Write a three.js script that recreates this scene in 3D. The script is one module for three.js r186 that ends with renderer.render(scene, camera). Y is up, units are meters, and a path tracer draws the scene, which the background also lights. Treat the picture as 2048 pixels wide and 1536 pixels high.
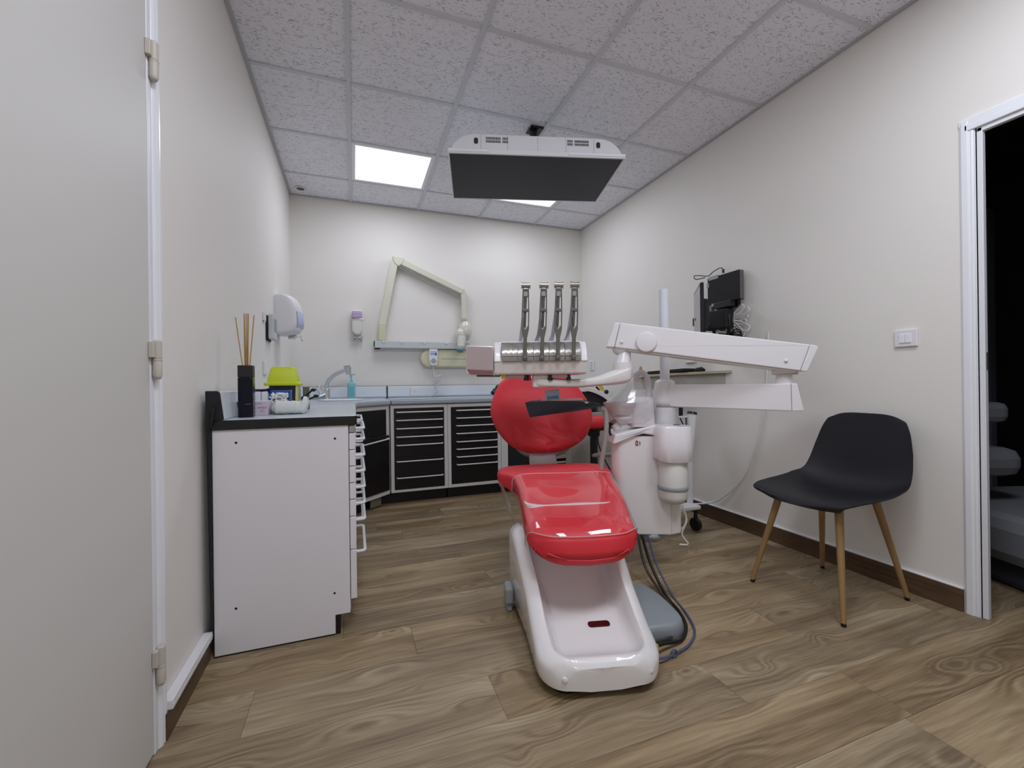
import * as THREE from 'three';
import { RoundedBoxGeometry } from 'three/addons/geometries/RoundedBoxGeometry.js';
import { mergeGeometries, mergeVertices, toCreasedNormals } from 'three/addons/utils/BufferGeometryUtils.js';
import { RectAreaLightUniformsLib } from 'three/addons/lights/RectAreaLightUniformsLib.js';

// ---------------------------------------------------------------- camera, light, exposure
const scene = new THREE.Scene();
scene.background = new THREE.Color(0x000000);
const camera = new THREE.PerspectiveCamera(83.4, 2048 / 1536, 0.05, 50);
camera.rotation.order = 'YXZ';
camera.position.set(0, 0.957, 0);
camera.rotation.set(0.0005, -0.3509, -0.01238);
scene.add(camera);
const renderer = new THREE.WebGLRenderer({ antialias: true });
renderer.shadowMap.enabled = true;
renderer.toneMapping = THREE.LinearToneMapping;
renderer.toneMappingExposure = 1.0;
RectAreaLightUniformsLib.init();
const PANEL_LIGHT = 7.2, PANEL_GLOW = 1.5, PANEL_COLOR = 0xeef3ff;   // ceiling panels
const FRONT_LIGHT = 17;                                           // the dimmer pair behind the camera

// ---------------------------------------------------------------- helpers
let seed = 7;
const rnd = () => { seed = (seed * 1664525 + 1013904223) % 4294967296; return seed / 4294967296; };
const V = (x, y, z) => new THREE.Vector3(x, y, z);
const used = {};
function numbered(n) { if (!(n in used)) { used[n] = 0; return n; } used[n]++; return n + '_' + String(used[n]).padStart(3, '0'); }
function tag(o, label, category, group) { o.userData.label = label; o.userData.category = category; if (group) o.userData.group = group; return o; }
function thing(name, label, category, p = [0, 0, 0], turn = 0, group) {
  const o = new THREE.Group(); o.name = numbered(name); o.position.set(...p); o.rotation.y = turn; scene.add(o);
  return tag(o, label, category, group);
}
function struct(name) { const o = new THREE.Group(); o.name = name; o.userData.kind = 'structure'; scene.add(o); return o; }
// a part; w = true: geometry is given in room metres and is moved into the parent's frame
function part(t, name, geo, m, w) {
  if (Array.isArray(geo)) geo = merge(geo);
  if (w) { t.updateWorldMatrix(true, false); geo = geo.clone(); geo.applyMatrix4(t.matrixWorld.clone().invert()); }
  const o = new THREE.Mesh(geo, m); o.name = name; o.castShadow = o.receiveShadow = true; t.add(o); return o;
}
function copyOf(o, label, p) { const c = o.clone(); c.name = numbered(o.name.replace(/_\d{3}$/, '')); scene.add(c); if (p) c.position.set(...p); c.userData = { ...o.userData, label }; return c; }
function merge(gs) {
  return mergeGeometries(gs.map(g => { let q = g.index ? g.toNonIndexed() : g.clone(); for (const k of Object.keys(q.attributes)) if (!['position', 'normal', 'uv'].includes(k)) q.deleteAttribute(k); if (!q.attributes.uv) q.setAttribute('uv', new THREE.BufferAttribute(new Float32Array(q.attributes.position.count * 2), 2)); return q; }));
}
const rb = (w, h, d, x = 0, y = 0, z = 0, r = 0.004, s = 2) => new RoundedBoxGeometry(w, h, d, s, Math.min(r, w / 2.01, h / 2.01, d / 2.01)).translate(x, y, z);
const bxx = (x0, x1, y0, y1, z0, z1, r = 0.003) => rb(Math.abs(x1 - x0), Math.abs(y1 - y0), Math.abs(z1 - z0), (x0 + x1) / 2, (y0 + y1) / 2, (z0 + z1) / 2, r);
const bare = (x0, x1, y0, y1, z0, z1) => new THREE.BoxGeometry(x1 - x0, y1 - y0, z1 - z0).translate((x0 + x1) / 2, (y0 + y1) / 2, (z0 + z1) / 2);
function cyl(a, b, r0, r1 = r0, n = 28) {
  const A = V(...a), B = V(...b), d = B.clone().sub(A), g = new THREE.CylinderGeometry(r1, r0, d.length(), n);
  g.applyQuaternion(new THREE.Quaternion().setFromUnitVectors(V(0, 1, 0), d.normalize())); return g.translate((A.x + B.x) / 2, (A.y + B.y) / 2, (A.z + B.z) / 2);
}
const ball = (x, y, z, r, sx = 1, sy = 1, sz = 1) => new THREE.SphereGeometry(r, 28, 20).scale(sx, sy, sz).translate(x, y, z);
const tube = (pts, r, n = 60, k = 10, closed = false) => new THREE.TubeGeometry(new THREE.CatmullRomCurve3(pts.map(p => V(...p)), closed, 'centripetal'), n, r, k, closed);
const lathe = (pts, x = 0, y = 0, z = 0, n = 48) => new THREE.LatheGeometry(pts.map(p => new THREE.Vector2(...p)), n).translate(x, y, z);
function shape(pts) { return new THREE.Shape(pts.map(p => new THREE.Vector2(...p))); }
function rpoly(pts, r) {            // polygon with rounded corners; r is one radius or a list
  const s = new THREE.Shape(), n = pts.length;
  pts.forEach((p, i) => {
    const a = pts[(i + n - 1) % n], b = pts[(i + 1) % n], q = Array.isArray(r) ? r[i] : r;
    const u = V(a[0] - p[0], a[1] - p[1], 0), w = V(b[0] - p[0], b[1] - p[1], 0), k = Math.min(q, u.length() * .49, w.length() * .49);
    u.setLength(k); w.setLength(k);
    if (i === 0) s.moveTo(p[0] + u.x, p[1] + u.y); else s.lineTo(p[0] + u.x, p[1] + u.y);
    s.quadraticCurveTo(p[0], p[1], p[0] + w.x, p[1] + w.y);
  });
  s.closePath(); return s;
}
function extr(s, d, bevel = 0.003, seg = 2, cs = 10) {   // extrude along +z from z = 0 to d, bevel kept inside
  if (bevel <= 0) return new THREE.ExtrudeGeometry(s, { depth: d, bevelEnabled: false, curveSegments: cs });
  return new THREE.ExtrudeGeometry(s, { depth: d - 2 * bevel, bevelEnabled: true, bevelThickness: bevel, bevelSize: bevel, bevelOffset: -bevel, bevelSegments: seg, curveSegments: cs }).translate(0, 0, bevel);
}
// plan shape (x, -z) extruded upward from y0 to y1
const plan = (s, y0, y1, bevel = 0.003) => extr(s, y1 - y0, bevel).rotateX(-Math.PI / 2).translate(0, y0, 0);
// skin over rows of points
function skin(rows, { closed = true, cap0 = false, cap1 = false, crease = 0, flip = false } = {}) {
  const n = rows[0].length, P = [], I = [], UV = [];
  rows.forEach((r, j) => r.forEach((p, i) => { P.push(...p); UV.push(i / n, j / (rows.length - 1)); }));
  const m = closed ? n : n - 1, q = (a, b, c) => flip ? I.push(a, c, b) : I.push(a, b, c);
  for (let j = 0; j < rows.length - 1; j++) for (let i = 0; i < m; i++) {
    const a = j * n + i, b = j * n + (i + 1) % n, c = a + n, d = b + n;
    q(a, b, d); q(a, d, c);
  }
  const cap = (j, rev) => {
    const c = [0, 0, 0]; rows[j].forEach(p => p.forEach((v, k) => c[k] += v / n)); const ci = P.length / 3; P.push(...c); UV.push(.5, j ? 1 : 0);
    for (let i = 0; i < n; i++) { const a = j * n + i, b = j * n + (i + 1) % n; rev ? q(ci, b, a) : q(ci, a, b); }
  };
  if (cap0) cap(0, true); if (cap1) cap(rows.length - 1, false);
  const g = new THREE.BufferGeometry(); g.setAttribute('position', new THREE.Float32BufferAttribute(P, 3)); g.setAttribute('uv', new THREE.Float32BufferAttribute(UV, 2)); g.setIndex(I);
  if (crease) return toCreasedNormals(g, crease);
  g.computeVertexNormals(); return g;
}
// cushion over a closed outline in (x, y): bulges to +zf and -zb
function pillow(out, zf, zb, e = 2.6, K = 14, warp) {
  const c = [0, 0]; out.forEach(p => { c[0] += p[0] / out.length; c[1] += p[1] / out.length; });
  const rows = [];
  const ring = (rho, z) => out.map(p => { const x = c[0] + (p[0] - c[0]) * rho, y = c[1] + (p[1] - c[1]) * rho; return warp ? warp(x, y, z, rho) : [x, y, z]; });
  for (let k = 0; k <= K; k++) { const a = k / K * Math.PI / 2, rho = Math.max(.004, Math.sin(a)); rows.push(ring(Math.pow(rho, .8), zf * Math.pow(Math.max(0, 1 - Math.pow(rho, e)), 1 / e))); }
  for (let k = K - 1; k >= 0; k--) { const a = k / K * Math.PI / 2, rho = Math.max(.004, Math.sin(a)); rows.push(ring(Math.pow(rho, .8), -zb * Math.pow(Math.max(0, 1 - Math.pow(rho, e)), 1 / e))); }
  return skin(rows, { flip: false });
}
function smoothClosed(pts, n) { const c = new THREE.CatmullRomCurve3(pts.map(p => V(p[0], p[1], 0)), true, 'centripetal'); return c.getSpacedPoints(n).slice(0, n).map(p => [p.x, p.y]); }
const lerp = (a, b, t) => a + (b - a) * t, ss = (a, b, x) => { x = Math.min(1, Math.max(0, (x - a) / (b - a))); return x * x * (3 - 2 * x); };
function table(xs, x) { for (let i = 1; i < xs.length; i++) if (x <= xs[i][0]) { const t = (x - xs[i - 1][0]) / (xs[i][0] - xs[i - 1][0]); return lerp(xs[i - 1][1], xs[i][1], Math.max(0, t)); } return xs[xs.length - 1][1]; }

// ---------------------------------------------------------------- noise and textures
const PERM = new Uint8Array(512); { let s = 12345; for (let i = 0; i < 256; i++) PERM[i] = i; for (let i = 255; i > 0; i--) { s = (s * 1103515245 + 12345) & 0x7fffffff; const j = s % (i + 1), t = PERM[i]; PERM[i] = PERM[j]; PERM[j] = t; } for (let i = 0; i < 256; i++) PERM[i + 256] = PERM[i]; }
function vn(x, y) { const xi = Math.floor(x), yi = Math.floor(y), fx = x - xi, fy = y - yi, u = fx * fx * (3 - 2 * fx), v = fy * fy * (3 - 2 * fy), X = xi & 255, Y = yi & 255, h = (a, b) => PERM[PERM[a & 255] + (b & 255)] / 255; return lerp(lerp(h(X, Y), h(X + 1, Y), u), lerp(h(X, Y + 1), h(X + 1, Y + 1), u), v); }
function fbm(x, y, o = 4) { let s = 0, a = .5, t = 0; for (let i = 0; i < o; i++) { s += a * vn(x, y); t += a; a *= .5; x = x * 2.03 + 17.1; y = y * 2.03 + 9.7; } return s / t; }
function dataTex(w, h, fn, srgb = true) {
  const d = new Uint8Array(w * h * 4);
  for (let y = 0; y < h; y++) for (let x = 0; x < w; x++) { const c = fn(x, y), i = (y * w + x) * 4; d[i] = c[0]; d[i + 1] = c[1]; d[i + 2] = c[2]; d[i + 3] = 255; }
  const t = new THREE.DataTexture(d, w, h); t.magFilter = THREE.LinearFilter; t.minFilter = THREE.LinearMipmapLinearFilter; t.generateMipmaps = true; t.wrapS = t.wrapT = THREE.RepeatWrapping; if (srgb) t.colorSpace = THREE.SRGBColorSpace; t.needsUpdate = true; return t;
}
function canvasTex(w, h, draw) { const c = document.createElement('canvas'); c.width = w; c.height = h; draw(c.getContext('2d'), w, h); const t = new THREE.CanvasTexture(c); t.colorSpace = THREE.SRGBColorSpace; t.wrapS = t.wrapT = THREE.RepeatWrapping; return t; }
// oak-look floor: 2.4 m x 0.8 m, four plank designs one above the other
const knots = []; for (let k = 0; k < 60; k++) knots.push([rnd() * 2.4, rnd() * .8, .04 + rnd() * .12, .015 + rnd() * .03, (rnd() < .5 ? -1 : 1) * (.02 + rnd() * .05)]);
const woodTex = dataTex(2048, 768, (px, py) => {
  const u = px / 2048 * 2.4, v = py / 768 * .8, row = Math.floor(v / .2);
  let vv = v + row * 7.3, warp = 0;
  for (const k of knots) { if (Math.floor(k[1] / .2) !== row) continue; const du = (u - k[0]) / k[2], dv = (v - k[1]) / k[3], e = du * du + dv * dv; if (e < 9) warp += k[4] * Math.exp(-e); }
  const f = vv + warp + .035 * (fbm(u * 1.7 + row * 9, vv * 5, 3) - .5);
  const broad = fbm(u * 1.1 + row * 3.1, f * 11, 3), mid = fbm(u * 3 + 40, f * 60, 3), fine = fbm(u * 14, vv * 420, 2), ring = .5 + .5 * Math.sin(f * 260 + 3 * fbm(u * 2, f * 8, 2));
  const blotch = fbm(u * 2.2 + 80, vv * 9 + 3, 3);
  let t = .47 + .8 * (broad - .5) + .62 * (mid - .5) + .42 * (fine - .5) + .2 * (ring - .5) * (.4 + Math.min(1, Math.abs(warp) * 40)) + .55 * (blotch - .5);
  t = Math.min(1, Math.max(0, t));
  const A = [112, 95, 72], B = [152, 134, 106], C = [184, 168, 139];
  return t < .5 ? A.map((a, i) => lerp(a, B[i], t * 2)) : B.map((a, i) => lerp(a, C[i], t * 2 - 1));
});
const darkWoodTex = dataTex(1024, 64, (px, py) => { const u = px / 1024 * 2.4, v = py / 64 * .12; const t = Math.min(1, Math.max(0, .5 + 1.3 * (fbm(u * 1.3, v * 40, 3) - .5) + .5 * (fbm(u * 20, v * 300, 2) - .5) + .6 * (fbm(u * 4 + 7, v * 12, 2) - .5))); return [lerp(58, 104, t), lerp(42, 78, t), lerp(30, 54, t)]; });
// mineral ceiling tile: white board with worm-track fissures
const tileTex = canvasTex(1024, 1024, (c, w, h) => {
  c.fillStyle = '#f4f4f8'; c.fillRect(0, 0, w, h);
  for (let k = 0; k < 5200; k++) { c.fillStyle = rnd() < .5 ? 'rgba(255,255,255,.35)' : 'rgba(190,188,192,.2)'; const s = 1 + rnd() * 3; c.fillRect(rnd() * w, rnd() * h, s * 1.6, s); }
  c.lineCap = 'round';
  for (let k = 0; k < 1050; k++) {
    let x = rnd() * w, y = rnd() * h, a = (rnd() - .5) * 1.1; c.strokeStyle = `rgba(${rnd() < .4 ? '84,82,86' : '120,118,122'},${.3 + rnd() * .45})`; c.lineWidth = 1.6 + rnd() * 2.8;
    c.beginPath(); c.moveTo(x, y); const n = 1 + Math.floor(rnd() * 5);
    for (let i = 0; i < n; i++) { a += (rnd() - .5) * 1.5; x += Math.cos(a) * (4 + rnd() * 7); y += Math.sin(a) * (3 + rnd() * 5); c.lineTo(x, y); } c.stroke();
  }
  for (let k = 0; k < 1500; k++) { c.fillStyle = `rgba(110,108,112,${.3 + rnd() * .4})`; c.beginPath(); c.arc(rnd() * w, rnd() * h, .8 + rnd() * 1.6, 0, 7); c.fill(); }
});
const grainTex = dataTex(256, 256, (x, y) => { const t = 118 + 90 * (fbm(x / 5, y / 5, 3) - .5) + 40 * (rnd() - .5); return [t, t, t]; }, false);
const bumpRep = (rx, ry) => { const t = grainTex.clone(); t.repeat.set(rx, ry); t.needsUpdate = true; return t; };

// ---------------------------------------------------------------- materials
const S = (c, r = .5, o = {}) => new THREE.MeshStandardMaterial({ color: c, roughness: r, ...o });
const Ph = (c, r, o) => new THREE.MeshPhysicalMaterial({ color: c, roughness: r, ...o });
const M = {
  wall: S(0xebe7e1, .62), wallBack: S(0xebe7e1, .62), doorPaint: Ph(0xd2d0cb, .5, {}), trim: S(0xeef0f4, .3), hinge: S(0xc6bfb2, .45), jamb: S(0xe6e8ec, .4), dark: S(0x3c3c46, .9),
  runner: S(0xd2d5da, .4), tile: S(0xfcfcff, .95, { map: tileTex, bumpMap: tileTex, bumpScale: .0012 }), angle: S(0xb9babd, .5),
  baseWood: S(0xffffff, .5, { map: darkWoodTex }), white: S(0xe9e8ea, .35), cab: S(0xe6e3e6, .4), cabFrame: S(0xe9e7e6, .4), black: S(0x0b0a0e, .38), blackEdge: S(0x121114, .5), blackMatt: S(0x14141a, .75), blackDoor: Ph(0x0a090d, .3, {}),
  worktop: S(0xc3cbd0, .3), upstand: S(0xdfe6ec, .35), handle: S(0xe4e6e8, .3), steel: S(0xb9b7b2, .3, { metalness: .9 }), chrome: S(0xcfd1d4, .14, { metalness: 1 }), plinthPlate: S(0x8d867a, .45, { metalness: .4 }),
  unit: Ph(0xefecee, .3, { clearcoat: .5, clearcoatRoughness: .12 }), unitWarm: Ph(0xe6e1dd, .35, { clearcoat: .3, clearcoatRoughness: .2 }), pole: S(0xdde1e6, .35), base: Ph(0xf1eeed, .22, { clearcoat: 1, clearcoatRoughness: .03 }),
  grey: S(0x9ba0a3, .45), greyDark: S(0x6b6862, .4, { metalness: .25 }), greyShell: S(0x8f8f98, .5), cyl: S(0xdcdad4, .4), red: Ph(0xdc2e3a, .5, { sheen: .3, sheenRoughness: .5, sheenColor: new THREE.Color(0xff7070), bumpMap: bumpRep(14, 14), bumpScale: .0006 }),
  film: Ph(0xffffff, .05, { transmission: 1, thickness: 0, ior: 1.6 }), filmHazy: Ph(0xfafafa, .12, { transmission: .78, thickness: 0, ior: 1.5 }), cream: S(0xd6d3b4, .4), creamPale: S(0xd9d8c6, .4), rail: S(0xc9cfd1, .4), head: Ph(0xdad6cc, .3, { clearcoat: .8, clearcoatRoughness: .1 }),
  tvWhite: S(0xe8e8ec, .4), tvBright: S(0xf2f3f8, .25), screen: Ph(0x22222c, .42, { specularIntensity: .6 }), vent: S(0x2a2a30, .7), lime: S(0xcfdc2a, .42), navy: S(0x13132a, .4), navyGlass: Ph(0x07081c, .15, { specularIntensity: .6 }), reed: S(0xb08d55, .7),
  paper: S(0xdfe3e4, .6), pale: S(0xd9dcda, .6), teal: S(0x8ccad3, .35), purple: S(0xb9a3c4, .5), clear: Ph(0xf2f4f2, .08, { transmission: .9, thickness: 0, ior: 1.45 }), hose: S(0xc0c5cc, .4), hoseDark: S(0x5f5b58, .5),
  napkin: S(0x10131d, .7), blue: S(0x2a57a8, .4), foil: S(0xd2e6f4, .4), chairShell: S(0x0e0e17, .55), leg: S(0x9a7a4e, .5, { bumpMap: bumpRep(3, 12), bumpScale: .0008 }), shelf: S(0xb8b098, .5), yellow: S(0xd8bc20, .5), redPart: S(0x9a1420, .4), cableBlack: S(0x101012, .5), cableWhite: S(0xe4e4e2, .4), cableBlue: S(0x4d5578, .5), slot: Ph(0x4a0f0c, .2, {}),
  padGrey: S(0xa7a49c, .5), book: S(0x8c1f28, .6), bookBlue: S(0x2a2f6b, .6), cotton: S(0xf0f0ee, .9), mirror: Ph(0xb5a3a2, .18, { clearcoat: .6, clearcoatRoughness: .05 }), pinkStrip: S(0x8a5a5c, .3), lcd: S(0x9fb0d8, .3), gold: S(0xb49a55, .4), couch: S(0x77797e, .6), plaster: S(0xcfc9c1, .6),
};

// ---------------------------------------------------------------- the setting
const XL = -0.5076, XR = 2.345, ZB = -4.153, ZF = 1.25, CE = 2.623;
{ // floor: planks 0.2 m wide laid along x
  const fl = struct('floor');
  part(fl, 'subfloor', bare(XL - .12, 5.2, -.12, -.006, ZB - .12, ZF + .12), M.dark);
  const tones = [0xf2f0ee, 0xffffff, 0xe6e2de, 0xfaf4ea].map(c => S(c, .5, { map: woodTex, bumpMap: woodTex, bumpScale: .0006 }));
  const ends = { 0: [1.486, .33], 1: [1.088, -.1], 2: [.402, 1.549], 3: [-.304, .86], 4: [.199, 1.35], 5: [-.05, 1.12], 6: [.62, 1.8] };
  for (let r = -10; r <= 17; r++) {
    const z0 = -.766 - .199 * r, z1 = z0 - .199; if (z0 > ZF + .2 || z1 < ZB - .05) continue;
    let cuts = ends[r] ? ends[r].slice() : [rnd() * 1.1 - .4]; if (cuts.length === 1) cuts.push(cuts[0] + 1.15);
    cuts.push(Math.max(...cuts) + 1.15, Math.min(...cuts) - 1.15); cuts.push(Math.max(...cuts) + 1.15, XL, XR + 1.6); cuts = cuts.filter(x => x >= XL && x <= XR + 1.6).sort((a, b) => a - b);
    const zz0 = Math.max(z1, ZB), zz1 = Math.min(z0, ZF);
    for (let i = 0; i < cuts.length - 1; i++) {
      const x0 = cuts[i] + .0005, x1 = cuts[i + 1] - .0005; if (x1 - x0 < .02) continue;
      const g = new THREE.BoxGeometry(x1 - x0, .006, zz1 - zz0 - .001).translate((x0 + x1) / 2, -.003 + (rnd() - .5) * .0003, (zz0 + zz1) / 2);
      const p = g.attributes.position, uv = g.attributes.uv, fl1 = rnd() < .5 ? -1 : 1, ou = rnd() * (.98 - (x1 - x0) / 2.4) + .01 - (fl1 > 0 ? x0 : -x1) / 2.4, row = Math.floor(rnd() * 4);
      for (let k = 0; k < p.count; k++) uv.setXY(k, fl1 * p.getX(k) / 2.4 + ou, (row + .01 + .98 * (p.getZ(k) - z1) / .199) / 4);
      part(fl, 'plank', g, tones[Math.floor(rnd() * 4)]);
    }
  }
}
{ // ceiling: 0.6 m grid of mineral tiles
  const ce = struct('ceiling');
  part(ce, 'slab', bare(XL - .12, XR + .12, CE + .12, CE + .22, ZB - .12, ZF + .12), M.wall);
  const xs = [XL, -.0114, .5886, 1.1886, 1.7886, XR], zs = [ZB, -3.7286, -3.1286, -2.5286, -1.9286, -1.3286, -.7286, -.1286, .4714, 1.0714, ZF];
  const lit = (i, j) => (i === 1 || i === 3) && (j === 1 || j === 6);
  for (let i = 0; i < 5; i++) for (let j = 0; j < 10; j++) {
    if (lit(i, j)) continue;
    const g = bare(xs[i], xs[i + 1], CE + .005, CE + .02, zs[j], zs[j + 1]), p = g.attributes.position, uv = g.attributes.uv, a = rnd(), b = rnd(), f = rnd() < .5 ? 1 : -1;
    for (let k = 0; k < p.count; k++) uv.setXY(k, f * (p.getX(k)) / .6 + a, p.getZ(k) / .6 + b);
    part(ce, 'ceiling_tile', g, M.tile);
  }
  for (let i = 1; i < 5; i++) part(ce, 'runner', bxx(xs[i] - .012, xs[i] + .012, CE - .003, CE + .01, ZB, ZF, .001), M.runner);
  for (let j = 1; j < 10; j++) for (let i = 0; i < 5; i++) part(ce, 'cross_tee', bxx(xs[i] + (i ? .0125 : 0), xs[i + 1] - (i < 4 ? .0125 : 0), CE - .001, CE + .01, zs[j] - .012, zs[j] + .012, .001), M.runner);
  for (const [a, b, c, d] of [[XL, XL + .02, ZB, ZF], [XR - .02, XR, ZB, ZF], [XL + .02, XR - .02, ZB, ZB + .02], [XL + .02, XR - .02, ZF - .02, ZF]]) part(ce, 'edge_angle', bxx(a, b, CE - .003, CE + .012, c, d, .001), M.angle);
  const names = { '1,1': 'square lit ceiling panel above the sink side, fully in view', '3,1': 'square lit ceiling panel mostly hidden behind the overhead screen', '1,6': 'ceiling panel over the camera on the side of the closed door', '3,6': 'ceiling panel over the camera on the side of the dark doorway' };
  for (const j of [1, 6]) for (const i of [1, 3]) {
    const cx = (xs[i] + xs[i + 1]) / 2, cz = (zs[j] + zs[j + 1]) / 2, t = thing('ceiling_light', names[i + ',' + j], 'ceiling light', [cx, CE, cz]);
    part(t, 'frame', [[-.288, .288, .262, .288], [-.288, .288, -.288, -.262], [-.288, -.262, -.262, .262], [.262, .288, -.262, .262]].map(q => bare(q[0], q[1], .002, .03, q[2], q[3])), M.tvBright);
    part(t, 'diffuser', bare(-.275, .275, .006, .012, -.275, .275), new THREE.MeshStandardMaterial({ color: 0xffffff, roughness: .6, emissive: PANEL_COLOR, emissiveIntensity: j === 1 ? PANEL_GLOW : PANEL_GLOW * FRONT_LIGHT / PANEL_LIGHT }));
    const L = new THREE.RectAreaLight(PANEL_COLOR, j === 1 ? PANEL_LIGHT : FRONT_LIGHT, .54, .54); L.position.set(0, -.004, 0); L.rotation.x = -Math.PI / 2; t.add(L);
  }
}
{ // walls
  part(struct('wall_left'), 'plaster', (() => { const s = shape([[-ZF - .12, -.1], [-ZB + .12, -.1], [-ZB + .12, CE + .12], [-ZF - .12, CE + .12]]); const h = new THREE.Path(); h.moveTo(.53, 0); h.lineTo(1.385, 0); h.lineTo(1.385, 2.02); h.lineTo(.53, 2.02); h.closePath(); s.holes.push(h); return extr(s, .12, 0).rotateY(Math.PI / 2).translate(XL - .12, 0, 0); })(), M.wall);
  part(struct('wall_right'), 'plaster', (() => { const s = shape([[-ZF - .12, -.1], [-ZB + .12, -.1], [-ZB + .12, CE + .12], [-ZF - .12, CE + .12]]); const h = new THREE.Path(); h.moveTo(.1, -.09); h.lineTo(.973, -.09); h.lineTo(.973, 1.955); h.lineTo(.1, 1.955); h.closePath(); s.holes.push(h); const b = shape([[-ZF - .12, -.1], [-ZB + .12, -.1], [-ZB + .12, CE + .12], [-ZF - .12, CE + .12]]), k = new THREE.Path(); k.moveTo(-.05, -.09); k.lineTo(1.12, -.09); k.lineTo(1.12, 2.1); k.lineTo(-.05, 2.1); k.closePath(); b.holes.push(k); return [extr(s, .02, 0).rotateY(Math.PI / 2).translate(XR, 0, 0), extr(b, .025, 0).rotateY(Math.PI / 2).translate(XR + .02, 0, 0)]; })(), M.wall);
  part(struct('wall_back'), 'plaster', bare(XL, XR, -.1, CE + .12, ZB - .12, ZB), M.wallBack);
  part(struct('wall_front'), 'plaster', bare(XL, XR, -.1, CE + .12, ZF, ZF + .12), M.wall);
}
{ // painted door in the left wall, its hinge side in view
  const d = struct('door_1');
  part(d, 'door_leaf', bxx(XL - .035, -.5005, .008, 2.012, -1.379, -.535, .002), M.doorPaint);
  part(d, 'door_stop', bare(XL - .119, XL - .036, 0, 2.02, -1.385, -.53), M.dark);
  part(d, 'frame', [bxx(XL - .1, -.4985, 0, 2.02, -1.402, -1.381, .003), bxx(XL - .1, -.4985, 2.014, 2.04, -1.402, -.51, .003), bxx(XL - .1, -.4985, 0, 2.02, -.533, -.51, .003)], M.jamb);
  const prof = rpoly([[XL - .002, 0], [-.4975, 0], [-.4935, .006], [-.491, .012], [-.4935, .018], [-.4905, .024], [-.4905, .034], [-.495, .04], [XL - .002, .04]], .002);
  part(d, 'casing', [extr(prof, 2.06, 0).rotateX(-Math.PI / 2).translate(0, 0, -1.402), bxx(XL, -.491, 2.04, 2.08, -1.44, -.47, .004), bxx(XL, -.491, 0, 2.04, -.51, -.47, .004)], M.trim);
  for (const y of [1.824, 1.035, .228]) {
    const z = -1.392, x = -.488, r = .0105;
    const h = part(d, 'hinge', [lathe([[0, .05], [r * .7, .05], [r, .046], [r, .002], [r * .9, 0], [0, 0]], x, y, z, 20), bxx(-.5, x, y + .003, y + .045, z, z + .022, .002)], M.hinge);
    part(h, 'hinge_pin', [lathe([[0, -.002], [r * 1.02, -.002], [r * 1.02, -.044], [r * .62, -.053], [0, -.053]], x, y, z, 20), bxx(-.5, x, y - .045, y - .004, z - .02, z, .002)], M.hinge);
    part(h, 'collar', lathe([[r * .9, 0], [r * 1.08, -.001], [r * 1.08, -.005], [r * .9, -.006]], x, y, z, 20), M.hinge);
  }
  const b = struct('baseboard_left');
  const bg = bare(XL, -.487, 0, .072, -1.797, -1.425); { const p = bg.attributes.position, uv = bg.attributes.uv; for (let k = 0; k < p.count; k++) uv.setXY(k, p.getZ(k) / 2.4, p.getY(k) / .12); }
  part(b, 'skirting', bg, M.baseWood);
  part(b, 'cable_duct', [bxx(XL, -.479, .071, .098, -1.797, -1.442, .003), bare(-.4795, -.4782, .084, .0855, -1.797, -1.442)], M.white);
}
{ // doorway to the dark room in the right wall
  const t = struct('door_2');
  const prof = rpoly([[0, 0], [0, .007], [-.006, .009], [-.008, .016], [-.006, .02], [-.012, .026], [-.012, .044], [-.006, .052], [0, .056], [.001, 0]], .0015);
  part(t, 'casing', [extr(prof, 1.995, 0).rotateX(-Math.PI / 2).translate(XR, 0, -.972), bxx(XR - .012, XR, 1.955, 1.982, -1.008, -.05, .004), bxx(XR - .009, XR, 1.981, 2.008, -1.026, -.04, .004), bxx(XR - .012, XR, 0, 1.96, -.1, -.046, .004)], M.trim);
  part(t, 'frame', [bxx(XR - .002, XR + .019, 0, 1.955, -.974, -.956, .003), bxx(XR - .002, XR + .019, 1.937, 1.957, -.974, -.1, .003), bxx(XR - .002, XR + .019, 0, 1.955, -.118, -.1, .003)], M.jamb);
  part(t, 'strike_plate', bxx(XR + .004, XR + .016, .99, 1.06, -.957, -.9545, .001), M.greyDark);
  const b = struct('baseboard_right');
  for (const [z0, z1] of [[ZB, -2.9], [-2.899, -1.0285]]) { const g = bxx(XR - .015, XR, 0, .092, z0, z1, .002), p = g.attributes.position, uv = g.attributes.uv; for (let k = 0; k < p.count; k++) uv.setXY(k, p.getZ(k) / 2.4, p.getY(k) / .12); part(b, 'skirting', g, M.baseWood); }
  part(b, 'caulk', bare(XR - .011, XR, .0915, .096, ZB, -1.028), M.trim);
}
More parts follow.
